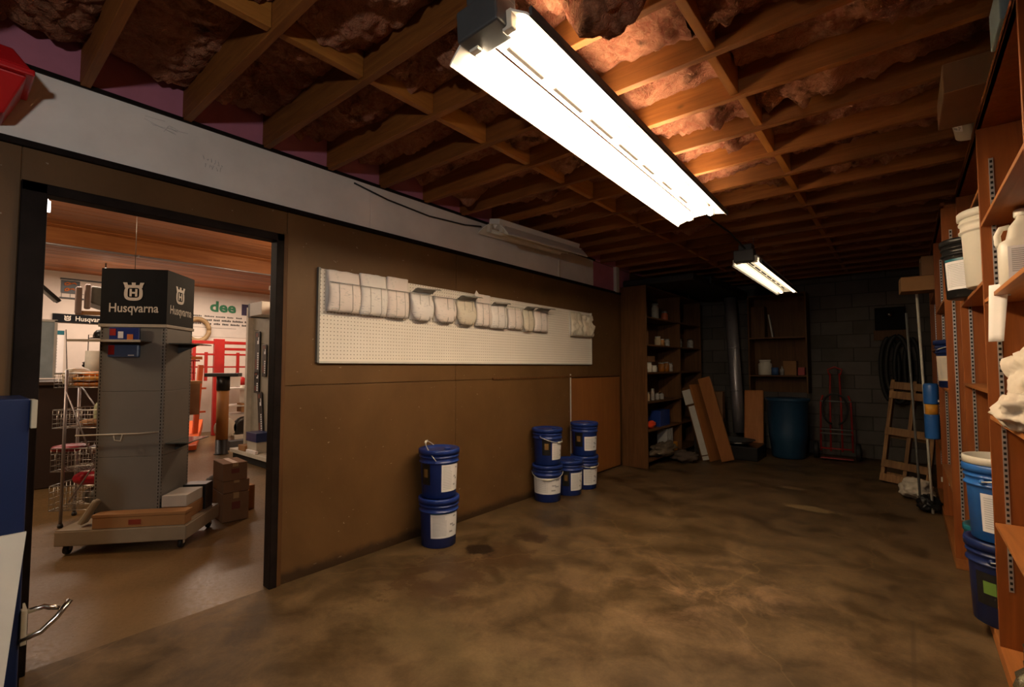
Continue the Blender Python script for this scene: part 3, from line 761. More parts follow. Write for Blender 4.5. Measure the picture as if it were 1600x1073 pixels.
def sheet(name, label, x, y, z, wd, L, m=PAPER, lean=.02):
    t = thing(name, label, 'paper', (x, y, z))
    obj('page', MB().grid(lambda u, v: (.004 - lean * v * v, -wd / 2 + wd * u - .02 * v, -L * v), 3, 8), m, t, solid=.001)
    obj('print', MB().grid(lambda u, v: (-.0004 + .004 - lean * (.12 + .1 * v) ** 2 - .001, -wd * .1 + wd * .3 * u, -L * (.12 + .05 * v)), 1, 1), PRINT, t)
    return t
tt = thing('paper_sheet', 'folded paper sheet hanging from the shelf edge under the striped jug', 'paper', (.285, 2.80, 1.668))
obj('page', MB().grid(lambda u, v: (-.006 - .006 * v + .052 * u * (1 - .25 * v), .03 * v - .05 * u, .0 - .235 * v), 3, 8), PAPER, tt, solid=.002)
obj('print', MB().grid(lambda u, v: (.022 + .03 * u, -.019 - .018 * u, -.045 - .006 * v), 2, 1), PRINT, tt, solid=.001)
# crumpled white bag / fabric
def crumple(name, label, cat, x, y, z, rx, ry, rz_, m, seed, n=30, amp=.35):
    def fn(u, v):
        a = 2 * PI * u; b_ = PI * v
        d = Vector((math.cos(a) * math.sin(b_), math.sin(a) * math.sin(b_), math.cos(b_)))
        k = 1 + amp * (noise.noise(d * 2.1 + Vector((seed, 0, 0))) + .5 * abs(noise.noise(d * 5 + Vector((0, seed, 0)))) * 1.5 - .25 * abs(noise.noise(d * 11)))
        return (x + d.x * rx * k, y + d.y * ry * k, max(z, z + rz_ + d.z * rz_ * k))
    return one(name, MB().grid(fn, n * 2, n), m, label, cat)
CLOTH = plain('cream_fabric', (.66, .58, .47), .7, 0, .06)
crumple('plastic_bag', 'crumpled cream plastic bag bulging over the near middle shelf', 'bag', .44, 2.60, 1.106, .15, .26, .17, CLOTH, 3.3)
crumple('cloth_bundle', 'smaller cream cloth bundle at the front edge of the middle shelf', 'cloth', .32, 2.40, 1.106, .075, .16, .065, CLOTH, 8.1)
crumple('foil_bag', 'shiny foil topped bag standing at the bottom right edge', 'bag', .37, 2.30, .075, .10, .12, .22, FOIL, 5.5)
# near bay buckets
fr = face(.37, 3.4)
put(make_bucket('dark blue bucket with green and white label, bottom of right shelf stack', DBLUE, lab_a=(fr + 2, fr + 60), lab_z=(.075, .26), pic=LGREEN, pic_a=(fr - 52, fr - 4), bail=80, bail_a=fr - 20, group='buckets on the right shelves', H=.40), .355, 3.40, .069)
put(make_bucket('bright blue bucket with tall white label stacked in the right shelving', BBLUE, lab_a=(fr - 38, fr + 42), lab_z=(.05, .235), bail=78, bail_a=fr - 30, group='buckets on the right shelves', H=.37), .36, 3.40, .471)
one('pail_cover', MB().lathe([(.144, 0), (.153, .002), (.153, .034), (.148, .038), (.138, .036), (.134, .020), (.001, .018)], 28, (.36, 3.40, .842)), WPLASTIC, 'loose cream lid lying on the bright blue bucket', 'lid')
put(make_bucket('teal bucket hidden behind the bright blue stack', TEAL, lab_a=(fr - 20, fr + 40), group='buckets on the right shelves'), .38, 3.83, .069)
fk = face(.37, 4.0)
put(make_bucket('black bucket with teal banded white label on the upper right shelf', BLACK, lab_a=(fk - 66, fk + 60), lab_z=(.05, .22), topband=TEAL, group='buckets on the right shelves'), .335, 3.93, 1.736)
put(make_bucket('tall cream bucket in front of the black bucket on the shelf', WPLASTIC, lab_a=(40, 100), lab_z=(.05, .2), group='buckets on the right shelves', H=.395), .385, 3.42, 1.736)
f5 = face(.3, 4.75)
put(make_bucket('dark blue bucket with cream label on the middle unit shelf', DBLUE, lab_a=(f5 - 80, f5 + 70), lab_z=(.05, .235), lab=CLOTH, group='buckets on the right shelves', bail=75, bail_a=f5 - 60), .32, 4.86, 1.171)
# bucket lying on top and boxes up there
tb = make_bucket('white bucket with blue inside lying tilted on top of the right shelving', WPLASTIC, nolid=True, lab_a=(200, 240), lab_z=(.06, .10), H=.17, R1=.07, R0=.054, group='buckets on the right shelves')
tb.location = (.29, 3.34, 2.515); tb.rotation_euler = (R(45), R(-8), 0)
obj('lining', MB().lathe([(.064, .12), (.0655, .145), (.001, .14)], 24), BBLUE, tb)
def carton(label, x, y, z, sx, sy, sz, rz=0, m=CARD, tape=True, logo=False, name='cardboard_box', group=None, rot=None, printm=None):
    t = thing(name, label, 'box', (x, y, z), rz, group, rot)
    obj('carton_body', MB().box(-sx / 2, sx / 2, -sy / 2, sy / 2, 0, sz), m, t, bevel=.004)
    h = .0015
    if tape:
        ax = sx >= sy
        obj('tape', MB().box(*( (-sx / 2 - h, sx / 2 + h, -.022, .022) if ax else (-.022, .022, -sy / 2 - h, sy / 2 + h)), sz * .8, sz + h), TAPE, t)
    if logo: obj('printed_mark', MB().box(sx / 2, sx / 2 + h, -sy * .16, sy * .16, sz * .42, sz * .68), printm or RED, t)
    return t
carton('large flat cardboard box overhanging the top of the near right shelving', .34, 2.92, 2.497, .36, .42, .13, 0, CARDD, False)
carton('pale blue box on top of the right shelving at the frame edge', .36, 2.35, 2.497, .16, .22, .14, 0, plain('pale_blue_box', (.35, .5, .55), .6), False)
carton('long cardboard box sticking out from the top of the middle right shelving', .24, 5.67, 2.002, .52, .26, .13, R(4), CARD)
carton('smaller cardboard box sitting on the long overhanging box', .30, 5.67, 2.134, .34, .25, .17, R(2), CARDD)
one('white_rod', MB().tube([(.15, 5.78, .0), (.10, 5.80, 2.02)], .011, 8), WPLASTIC, 'white rod standing close to the middle right shelving', 'rod')
one('grey_rod', MB().tube([(.07, 5.98, .0), (.02, 6.02, 1.85)], .010, 8), GREY, 'grey rod standing left of the white rod', 'rod')
tk = thing('blue_tube', 'blue tube with yellow middle label hanging beside the rods', 'tube', (.163, 5.55, .70))
obj('sleeve', MB().lathe([(.05, 0), (.052, .01), (.052, .20), (.05, .21)], 16), BBLUE, tk)
obj('sleeve', MB().lathe([(.05, .30), (.052, .31), (.052, .46), (.045, .48)], 16), BBLUE, tk)
obj('label', MB().lathe([(.045, .205), (.045, .305)], 16), YELLOW, tk)
crumple('rag_pile', 'pale crumpled rags on the floor by the right shelving', 'rags', .05, 6.35, 0.0, .13, .2, .09, CLOTH, 2.2)
crumple('black_bundle', 'small dark bundle on the floor right of the pale rags', 'bundle', .13, 5.85, 0.0, .08, .1, .07, BLACK, 4.2)
one('white_tag', MB().box(.205, .2152, 5.52, 5.53, 1.02, 1.04).box(.205, .2152, 5.52, 5.53, .34, .38), WPLASTIC, 'tiny white clips on the middle right shelving edge', 'clip')

# leaning pallet
pl = thing('wooden_pallet', 'rough wooden pallet leaning upright near the right back corner', 'pallet', (-.05, 6.95, 0), R(-22))
pl.rotation_euler = (R(-9), R(5), R(-12))
for x in (-.20, .0, .20): obj('stringer', MB().box(x - .018, x + .018, -.045, .045, 0, 1.17), W_PALLET, pl, bevel=.003)
for z in (0.0, .16, .53, .95, 1.06): obj('slat', MB().box(-.218, .218, -.062, -.046, z, z + .085), W_PALLET, pl, bevel=.003)
for z in (.02, .5, 1.05): obj('slat', MB().box(-.218, .218, .046, .062, z, z + .085), W_PALLET, pl, bevel=.003)
# hanging hoses, jacket, electrical box on the back wall
hz = thing('hanging_hose', 'black coiled hoses hanging on the block wall by the pallet', 'hose', (-.05, 8.5, .74))
for k, (dx, rr, hh) in enumerate(((-.12, .10, .44), (.02, .09, .38), (.12, .08, .42), (-.03, .13, .46))):
    pts = []
    for q in range(25):
        a = 2 * PI * q / 24; pts.append((dx + rr * math.sin(a), -.03 * k, .55 + hh * math.cos(a)))
    obj('coil', MB().tube(pts, .028, 7), RUBBER, hz)
jb = thing('electrical_box', 'dusty electrical box with a brown board on the back wall', 'electrical box', (-.15, 8.55, 1.72))
obj('board', MB().box(-.19, .19, -.01, .03, -.02, .12), W_OLD, jb, bevel=.003)
obj('metal_box', MB().box(-.17, .17, -.03, .03, .12, .44), plain('black_enamel', (.012, .012, .012), .8, spec=.1), jb, bevel=.01)
obj('shiny_fitting', MB().lathe([(.04, 0), (.045, .02), (.02, .04), (.001, .045)], 12, (0, 0, 0), Matrix.Translation((.0, -.03, .34)) @ Matrix.Rotation(PI / 2, 4, 'X')), CHROME, jb)

# ------------------------------------------------------------------ back left shelving
def bookcase(label, x0, x1, y0, y1, zt, shelves, openx=True, divs=(), m=W_OLD, zb=0):
    t = thing('bookcase', label, 'shelves', ((x0 + x1) / 2, (y0 + y1) / 2, zb))
    if openx:
        wpart('side', MB().box(x0, x1, y0, y0 + .022, 0, zt), m, t, bevel=.003)
        wpart('side', MB().box(x0, x1, y1 - .022, y1, 0, zt), m, t, bevel=.003)
        for d in divs: wpart('divider', MB().box(x0, x1 - .01, d, d + .02, .06, zt - .02), m, t)
        wpart('back', MB().box(x0, x0 + .008, y0 + .022, y1 - .022, .0, zt), m, t)
        wpart('top', MB().box(x0, x1, y0 + .022, y1 - .022, zt - .022, zt), m, t)
        for z in shelves: wpart('shelf', MB().box(x0 + .008, x1 - .004, y0 + .022, y1 - .022, z - .02, z), m, t, bevel=.002)
    else:
        wpart('side', MB().box(x0, x0 + .022, y0, y1, zb, zt), m, t, bevel=.003)
        wpart('side', MB().box(x1 - .022, x1, y0, y1, zb, zt), m, t, bevel=.003)
        wpart('back', MB().box(x0 + .022, x1 - .022, y1 - .008, y1, zb, zt), m, t)
        wpart('top', MB().box(x0 + .022, x1 - .022, y0, y1, zt - .022, zt), m, t)
        for z in shelves: wpart('shelf', MB().box(x0 + .022, x1 - .022, y0, y1 - .008, z - .02, z), m, t, bevel=.002)
    return t
LS = [.10, .49, .86, 1.25, 1.62, 1.99]
bookcase('tall brown plywood bookcase standing against the left wall, side toward the room', XL + .02, -2.60, 5.89, 8.05, 2.40, LS, divs=(7.12,))
bookcase('dark bookcase with two open shelves fixed to the back wall', -1.93, -1.12, 8.24, 8.595, 2.45, [1.17, 1.19, 1.78][1:], False, m=W_OLD, zb=.92)
one('black_tarp', MB().box(-2.96, -2.0, 5.95, 6.6, 2.41, 2.5).box(-2.6, -1.98, 6.6, 8.5, 2.44, 2.56), RUBBER, 'black ductwork bulk on top of the plywood bookcase', 'duct', bevel=.02)
# small things on the bookcase
def jar(label, x, y, z, r, h, m, lidm=GREY, name='jar', cat='jar'):
    t = thing(name, label, cat, (x, y, z), 0, 'small jars and tins on the bookcase')
    obj('body', MB().lathe([(r * .92, 0), (r, .006), (r, h * .72), (r * .78, h * .82), (r * .78, h * .9)], 14), m, t)
    obj('lid', MB().lathe([(r * .84, h * .88), (r * .86, h * .89), (r * .86, h), (.001, h)], 14), lidm, t)
xs = -2.70
LBL = plain('cream_tin', (.55, .42, .26), .5)
jar('cream tin at the left of the second shelf from top', xs, 6.50, 1.621, .045, .13, LBL, WHITE, 'tin')
jar('amber bottle right of the cream tin on the upper shelf', xs, 6.64, 1.621, .04, .10, plain('orange_tin', (.5, .22, .06), .4), WHITE, 'tin')
jar('small glass jar on the upper shelf past the tins', xs, 6.84, 1.621, .04, .11, JARM)
jar('glass jar beside the divider on the upper shelf', xs, 7.32, 1.621, .045, .13, JARM)
jar('shiny glass jar at the far right of the upper shelf', xs, 7.82, 1.621, .05, .15, JARM, CHROME)
jar('white jar at the left of the top shelf', xs, 6.42, 1.991, .05, .22, plain('grey_jar', (.3, .28, .24), .5))
jar('red labelled can on the top shelf right of the white jar', xs, 6.76, 1.991, .05, .13, plain('red_can', (.42, .09, .03), .4))
jar('second grey jar behind the red labelled can', xs - .06, 6.90, 1.991, .045, .16, MATS['grey_jar'])
jar('wide white tub at the left of the third shelf', xs, 6.15, 1.251, .06, .13, WPLASTIC, WHITE, 'tub', 'tub')
jar('second white tub next to the wide tub on the third shelf', xs + .02, 6.29, 1.251, .05, .09, WPLASTIC, WHITE, 'tub', 'tub')
jar('brown glass jar in the middle of the third shelf', xs, 6.62, 1.251, .05, .13, AMBER)
jar('brown glass jar right of middle on the third shelf', xs, 6.78, 1.251, .05, .14, AMBER)
jar('dusty clear jar near the divider on the third shelf', xs, 6.93, 1.251, .045, .13, JARM)
jar('cream bottle at the left of the fourth shelf', xs, 6.13, .861, .03, .12, LBL)
jar('thin clear bottle on the fourth shelf', xs, 6.30, .861, .025, .16, JARM)
jar('shiny small jar on the fourth shelf', xs, 6.45, .861, .03, .10, JARM, CHROME)
jar('shiny jar at the right of the fourth shelf', xs, 6.60, .861, .035, .09, JARM, CHROME)
carton('blue plastic crate on the fifth shelf of the bookcase', -2.74, 6.58, .491, .2, .34, .22, 0, BLUE, False, name='crate')
carton('dull brown box on the third shelf of the bookcase', -2.76, 6.18, 1.386, .2, .24, .08, 0, CARDD, False)
carton('brown carton on the second shelf behind the tins', -2.85, 6.2, 1.621, .16, .3, .20, 0, CARDD, False)
carton('orange yellow box on the bottom shelf of the bookcase', -2.72, 6.85, .101, .2, .26, .12, 0, YELLOW, False)
crumple('red_tool_case', 'red and orange tool case at the left of the fifth shelf', 'tool', -2.68, 6.17, .491, .05, .14, .05, plain('bright_red_plastic', (.75, .07, .02), .4), 1.2, 14, .2)
crumple('cable_tangle', 'tangled dark cables spilling from the bottom shelf', 'cables', -2.62, 6.45, .101, .12, .28, .08, plain('dusty_cable', (.12, .09, .06), .6), 6.2, 18, .5)
crumple('rag_heap', 'dark rag heap on the floor before the bookcase', 'rags', -2.42, 6.7, 0, .16, .16, .07, plain('dark_rag', (.08, .055, .04), .8), 7.2, 16, .5)
bks = [('white folder standing leftmost on the lower shelf', 6.62), ('white folder standing second on the lower shelf', 6.68), ('white folder standing third on the lower shelf', 6.74), ('white folder standing last on the lower shelf', 6.80)]
for lb_, y in bks: one('folder', MB().box(-2.78, -2.63, y, y + .035, .222, .44), plain('dusty_white', (.35, .34, .33), .6), lb_, 'folder', 'white folders on the lower shelf', bevel=.004)
# white-edged leaning panels and cartons
ln = thing('leaning_sign_box', 'brown panel with white edge strip leaning before the bookcase', 'panel', (-2.13, 6.95, 0))
ln.rotation_euler = (R(0), R(-16), R(-12))
obj('face_panel', MB().box(.0, .025, -.05, .34, 0, 1.10), W_ORANGE, ln, bevel=.003)
obj('edge_strip', MB().box(-.095, -.001, -.052, -.030, .10, .80), WHITE, ln)
obj('edge_strip', MB().box(-.13, -.001, -.056, -.030, .83, 1.04), WHITE, ln)
obj('edge_frame', MB().box(-.13, -.003, -.028, .33, .0, 1.08), W_OLD, ln, bevel=.003)
obj('edge_strip', MB().box(-.095, -.001, -.052, -.030, .03, .085), WHITE, ln)
one('wood_plank', MB().beam((-1.93, 7.02, .02), (-2.27, 7.12, 1.16), .17, .04, (0, 1, 0)), W_ORANGE, 'reddish wooden board leaning right of the white-edged panel', 'board', bevel=.003)
carton('open brown cardboard carton resting on crates behind the leaning boards', -2.36, 7.70, .52, .38, .34, .42, R(10), CARDD, False)
carton('dark crate under the brown cardboard carton', -2.37, 7.70, 0, .38, .36, .518, 0, plain('dark_crate', (.03, .022, .015), .7), False, name='crate')
dt = thing('duct_pipe', 'tall galvanised round duct pipe standing at the back', 'duct', (-2.03, 8.02, .0))
obj('pipe', MB().tube([(.0, 0, .30), (-.03, 0, .9), (-.10, .0, 2.42)], .088, 18), GALV, dt)
for z, x in ((.95, -.035), (1.62, -.065)): obj('seam_ring', MB().lathe([(.089, -.012), (.093, -.008), (.093, .008), (.089, .012)], 18, (x, 0, z)), GALV, dt)
for k in range(7): obj('rivet', MB().lathe([(.006, 0), (.004, .004), (.001, .005)], 6, (0, 0, 0), Matrix.Translation((-.045 - .05 * k / 7, -.089, 1.15 + .15 * k)) @ Matrix.Rotation(PI / 2, 4, 'X')), CHROME, dt)
sk = thing('round_floor_scale', 'round dark tray with chrome rim lying on a black crate', 'tray', (-1.95, 7.55, .20))
obj('tray', MB().lathe([(.16, 0), (.24, .05), (.25, .055), (.235, .05), (.14, .01), (.001, .01)], 28), DGREY, sk)
obj('rim', MB().tube([(.25 * math.cos(a * PI / 14), .25 * math.sin(a * PI / 14), .03) for a in range(14, 26)], .008, 6), CHROME, sk)
one('black_crate', MB().box(-2.15, -1.62, 7.3, 7.85, 0, .19), BLACK, 'low black crate on the floor under the round tray', 'crate', bevel=.01)
one('hardboard_panel', MB().beam((-1.795, 7.86, .06), (-1.81, 8.02, .96), .27, .03, (0, 1, 0)), W_ORANGE, 'orange brown board leaning below the back bookcase', 'board', bevel=.02)
br = thing('blue_barrel', 'faded blue plastic barrel standing before the back bookcase', 'barrel', (-1.36, 8.00, 0))
BARB = plain('faded_blue_barrel', (.012, .055, .12), .5)
obj('body', MB().lathe([(.20, 0), (.215, .02), (.245, .3), (.255, .34), (.25, .38), (.27, .80), (.28, .82), (.28, .86), (.265, .86), (.25, .5), (.2, .03), (.001, .03)], 26), BARB, br)
obj('rim', MB().lathe([(.281, .82), (.29, .825), (.29, .86), (.281, .865)], 26), BARB, br)
bk = jar('white bucket with blue print on the back bookcase lower shelf', -1.72, 8.38, 1.191, .10, .24, WPLASTIC, WPLASTIC, 'bucket', 'bucket')
one('blue_label_can', MB().lathe([(.05, 0), (.05, .12), (.001, .12)], 12, (-1.57, 8.32, 1.191)), plain('blue_can', (.05, .12, .3), .4), 'small can with blue label beside the white bucket', 'can')
one('small_bottle', MB().lathe([(.03, 0), (.03, .09), (.012, .11), (.012, .14), (.001, .14)], 12, (-1.47, 8.3, 1.191)), JARM, 'small dusty bottle in the middle of the back bookcase shelf', 'bottle')
carton('orange box standing in the middle of the back bookcase', -1.38, 8.46, 1.191, .18, .14, .22, 0, CARD, False)
carton('dark red tin at the right of the back bookcase shelf', -1.22, 8.4, 1.191, .09, .12, .12, 0, RED, False, name='tin')
carton('brown flat box standing on the upper shelf of the back bookcase', -1.80, 8.42, 1.781, .2, .2, .5, 0, W_OLD, False)
one('white_strip', MB().beam((-1.60, 8.4, 1.785), (-1.66, 8.44, 2.15), .02, .06, (0, 1, 0)), WHITE, 'thin white strip leaning on the upper shelf of the back bookcase', 'strip')
# hand truck and dolly
ht = thing('hand_truck', 'red hand truck standing upright by the blue barrel', 'hand truck', (-.79, 8.20, 0))
ht.rotation_euler = (R(-5), 0, R(4)); ht.scale = (.86, .86, .96)
for x in (-.22, -.08, .08, .22): obj('rail', MB().tube([(x, 0, .12), (x * .95, 0, .85), (x * .8, 0, 1.28 if abs(x) < .1 else .95)], .015, 7), RED, ht)
for z in (.16, .38, .44, .86): obj('crossbar', MB().tube([(-.22, -.005, z), (.22, -.005, z)], .012, 6), RED if z < .3 else GREY, ht)
obj('handle', MB().tube([(-.08, 0, 1.26), (-.1, .02, 1.34), (0, .03, 1.38), (.1, .02, 1.34), (.08, 0, 1.26)], .014, 7), RED, ht)
obj('toe_plate', MB().box(-.22, .22, -.20, 0, .02, .035), RED, ht)
for s in (-1, 1):
    M = Matrix.Translation((s * .29, .06, .128)) @ Matrix.Rotation(PI / 2, 4, 'Y')
    wh = obj('wheel', MB().lathe([(.05, -.03), (.12, -.035), (.127, -.02), (.127, .02), (.12, .035), (.05, .03)], 22, (0, 0, 0), M), RUBBER, ht)
    obj('hub', MB().lathe([(.045, -.034), (.045, .034), (.001, .034)], 12, (0, 0, 0), M), GREY, wh)
one('hose_loop', MB().tube([(-.79 + .15 * math.sin(a * PI / 12), 8.12, .72 + .22 * math.cos(a * PI / 12)) for a in range(-11, 12)], .014, 6), RUBBER, 'black hose looped over the red hand truck', 'hose')

# ------------------------------------------------------------------ near left corner: blue cabinet, board, red cases
bc = thing('blue_cabinet', 'dark blue metal cabinet at the left edge beside the doorway', 'cabinet', (-2.8, -.2, 0))
wpart('carcass', MB().box(-2.96, -2.62, -.7, .232, 0.02, 1.205), BLUECAB, bc, bevel=.006)
wpart('side_trim', MB().box(-2.95, -2.64, .2325, .238, .03, 1.19), W_DARK, bc)
wpart('latch_plate', MB().box(-2.618, -2.614, .150, .150 + .001, .9, .91), CREAM, bc)
wpart('hinge_plate', MB().box(-2.70, -2.60, .2325, .25, 1.09, 1.20), CREAM, bc, bevel=.003)
kn = wpart('knob', MB().lathe([(.02, 0), (.028, .012), (.026, .024), (.001, .028)], 16, (0, 0, 0), Matrix.Translation((-2.618, .0, .80)) @ Matrix.Rotation(PI / 2, 4, 'Y')), CHROME, bc)
wpart('handle_plate', MB().box(-2.70, -2.612, .2325, .25, .27, .40), CREAM, bc, bevel=.002)
hp = MB().tube([(-2.66, .230, .375), (-2.66, .30, .38), (-2.655, .315, .372), (-2.65, .345, .362)], .010, 8)
hp.tube([(-2.62, .230, .29), (-2.62, .29, .300), (-2.63, .335, .335), (-2.64, .375, .385)], .011, 8)
wpart('handle', hp, CHROME, bc)
wb_ = thing('white_board', 'white board leaning against the blue cabinet at the left edge', 'board', (-2.5, -.1, 0))
wpart('sheet', MB().add([(-2.33, -.60, .002), (-2.33, .155, .002), (-2.595, -.60, .70), (-2.595, .235, .70), (-2.345, -.60, .002), (-2.345, .155, .002), (-2.61, -.60, .70), (-2.61, .235, .70)],
    [(0, 1, 3, 2), (4, 6, 7, 5), (0, 4, 5, 1), (2, 3, 7, 6), (1, 5, 7, 3), (0, 2, 6, 4)]), WHITE, wb_)
one('red_toolbox', MB().box(-2.18, -1.85, -.4, .155, 0, .12).box(-2.17, -1.86, -.39, .145, .12, .135), RED, 'dark red metal box on the floor at the lower left corner', 'toolbox', bevel=.01)
rb = thing('red_plastic_case', 'bright red plastic case fixed high on the left wall above the doorway', 'case', (-2.8, -.15, 2.34))
def redsec(y, k): return [(-2.96, y, 2.38), (-2.78 + k, y, 2.38), (-2.68 + k, y, 2.46), (-2.96, y, 2.50)]
bot = MB().add([(-2.965, -.5, 2.36), (-2.80, -.5, 2.36), (-2.70, -.5, 2.50), (-2.965, -.5, 2.50), (-2.965, .13, 2.36), (-2.80, .13, 2.36), (-2.70, .185, 2.50), (-2.965, .185, 2.50)],
    [(0, 1, 2, 3), (4, 7, 6, 5), (0, 4, 5, 1), (1, 5, 6, 2), (2, 6, 7, 3), (3, 7, 4, 0)])
wpart('body', bot, REDP, rb, bevel=.008)
wpart('rim', MB().box(-2.965, -2.68, -.5, .205, 2.502, 2.528), REDP, rb, bevel=.006)
top = MB().add([(-2.965, -.5, 2.53), (-2.69, -.5, 2.53), (-2.75, -.5, 2.62), (-2.965, -.5, 2.62), (-2.965, .195, 2.53), (-2.69, .195, 2.53), (-2.75, .145, 2.62), (-2.965, .145, 2.62)],
    [(0, 1, 2, 3), (4, 7, 6, 5), (0, 4, 5, 1), (1, 5, 6, 2), (2, 6, 7, 3), (3, 7, 4, 0)])
wpart('lid', top, REDP, rb, bevel=.008)

# ------------------------------------------------------------------ display tower in the shop
TR = math.atan2(.763, .646)
tw = thing('display_tower', 'grey four sided display tower on casters under the black header sign', 'display stand', (-4.609, .552, 0), TR)
# local x along the front edge, local y into the depth; column u .18-.60, n .13-.55
U0, U1, N0, N1 = .165, .60, .115, .53
obj('base', MB().box(0, .835, 0, .56, .07, .172), BASE, tw, bevel=.006)
obj('deck', MB().box(.004, .831, .004, .556, .1725, .178), BASE, tw)
pr_ = [('front_panel', (U0 + .025, U1 - .025, N0, N0 + .01)), ('side_panel', (U1 - .01, U1, N0 + .025, N1 - .025)), ('side_panel', (U0, U0 + .01, N0 + .025, N1 - .025)), ('rear_panel', (U0 + .025, U1 - .025, N1 - .01, N1))]
for nm, (a, b, c, d) in pr_:
    h = (1.625 - .178) / 3
    for q in range(3): obj(nm, MB().box(a, b, c, d, .178 + q * h + .001, .178 + (q + 1) * h - .001), GOND, tw, bevel=.0015)
for a in (U0, U1 - .026):
    for c in (N0, N1 - .026):
        po = obj('slotted_post', MB().box(a, a + .026, c, c + .026, .178, 1.63), GREY, tw, bevel=.002)
        k = MB()
        for q in range(56):
            z = .2 + q * .0254
            k.box(a + .010, a + .016, c - .001, c + .027, z, z + .014).box(a - .001, a + .027, c + .010, c + .016, z, z + .014)
        obj('slots', k, DARKSLOT, po)['kind'] = 'stuff'
obj('cap_trim', MB().box(U0 - .01, U1 + .01, N0 - .01, N1 + .01, 1.622, 1.645), CREAM, tw, bevel=.002)
for (x, y) in ((.05, .06), (.78, .06), (.78, .50), (.05, .50)):
    c = obj('caster', MB().lathe([(.012, -.012), (.034, -.012), (.034, .012), (.012, .012)], 16, (0, 0, 0), Matrix.Translation((x, y, .034)) @ Matrix.Rotation(PI / 2, 4, 'Y')), RUBBER, tw)
    obj('fork', MB().box(x - .018, x - .014, y - .014, y + .014, .03, .07).box(x + .014, x + .018, y - .014, y + .014, .03, .07), CHROME, c)
# glass shelves / hook bars
obj('hook_bar', MB().tube([(.0 + U0 - .10, N0 - .05, .83), (U0 + .3, N0 - .045, .835), (U1 - .02, N0 - .01, .84)], .006, 6), CREAM, tw)
obj('hook_bar', MB().tube([(U0 + .14, N0 - .045, .83), (U0 + .15, N0 - .05, .79), (U0 + .19, N0 - .05, .785), (U0 + .20, N0 - .05, .83)], .004, 6), CREAM, tw)
for z in (1.50, .74):
    obj('side_shelf', MB().box(U1 + .002, U1 + .16, N0 + .05, N1 - .02, z, z + .008), plain('shelf_glass', (.12, .14, .13), .1), tw)
    obj('bracket', MB().prism([(0, 0), (.15, 0), (0, -.07)], -.003, .003, Matrix.Translation((U1, N0 + .2, z)) @ Matrix(((1, 0, 0, 0), (0, 0, -1, 0), (0, 1, 0, 0), (0, 0, 0, 1)))), DGREY, tw)
obj('front_shelf', MB().box(U0 - .12, U1 - .09, N0 - .14, N0 - .002, 1.51, 1.516), MATS['shelf_glass'], tw)
obj('front_shelf_lip', MB().box(U0 - .12, U1 - .09, N0 - .146, N0 - .14, 1.505, 1.522), CREAM, tw)
# header sign
hd = thing('header_sign', 'black cube header sign with white logo on top of the tower', 'sign', (-4.609, .552, 0), TR)
obj('cube', MB().box(U0 - .004, U1 + .004, N0 - .004, N1 + .004, 1.646, 2.062), BLACKM, hd, bevel=.002)
def F1(x, z): return Matrix.Translation((x, N0 - .0055, z)) @ Matrix(((1, 0, 0, 0), (0, 0, -1, 0), (0, 1, 0, 0), (0, 0, 0, 1)))
def F2(y, z): return Matrix.Translation((U1 + .0055, y, z)) @ Matrix(((0, 0, 1, 0), (1, 0, 0, 0), (0, 1, 0, 0), (0, 0, 0, 1)))
LOGO = plain('white_print', (.72, .66, .56), .5)
def crown_mb(M, s, mb=None):
    """rounded ring with three crown teeth and an H inside, about 1 unit wide"""
    mb = mb or MB(); n = 32; o_, i_ = [], []
    for k in range(n):
        a = 2 * PI * k / n; c, q = math.cos(a), math.sin(a); e = .72
        o_.append((.50 * math.copysign(abs(c) ** e, c) * (1 - .04 * q), .46 * math.copysign(abs(q) ** e, q) - .05))
        i_.append((.31 * math.copysign(abs(c) ** .4, c), .30 * math.copysign(abs(q) ** .4, q) - .03))
    vs = [M @ Vector((x * s, y * s, t)) for t in (0, .001) for x, y in o_ + i_]
    fs = [(2 * n + k, 2 * n + (k + 1) % n, 3 * n + (k + 1) % n, 3 * n + k) for k in range(n)] + [(k, (k + 1) % n, 2 * n + (k + 1) % n, 2 * n + k) for k in range(n)]
    mb.add(vs, fs)
    for dx, lean in ((-.36, -.10), (0, 0), (.36, .10)):
        mb.prism([((dx - .09) * s, .30 * s), ((dx + .09) * s, .30 * s), ((dx + .11 + lean) * s, .58 * s), ((dx - .11 + lean) * s, .58 * s)], 0, .0012, M)
    mb.prism([(-.47 * s, .26 * s), (.47 * s, .26 * s), (.50 * s, .43 * s), (-.50 * s, .43 * s)], 0, .0011, M)
    for x0, x1, y0, y1 in ((-.21, -.09, -.26, .20), (.09, .21, -.26, .20), (-.1, .1, -.09, .02)):
        mb.prism([(x0 * s, y0 * s), (x1 * s, y0 * s), (x1 * s, y1 * s), (x0 * s, y1 * s)], 0, .0012, M)
    return mb
obj('emblem', crown_mb(F1((U0 + U1) / 2 - .005, 1.885), .125), LOGO, hd)
obj('lettering', text_mb('Husqvarna', .094, F1((U0 + U1) / 2 + .0, 1.735), .0008, .0012, .83), LOGO, hd)
obj('emblem', crown_mb(F2((N0 + N1) / 2 - .02, 1.885), .125), LOGO, hd)
obj('lettering', text_mb('Husqvarna', .094, F2((N0 + N1) / 2 - .0, 1.735), .0008, .0012, .83), LOGO, hd)
one('sign_hanger', MB().tube([(-4.62, .95, 2.062), (-4.62, .95, 2.93)], .002, 4), WIRE, 'thin wire rising from the header sign to the shop ceiling', 'wire')
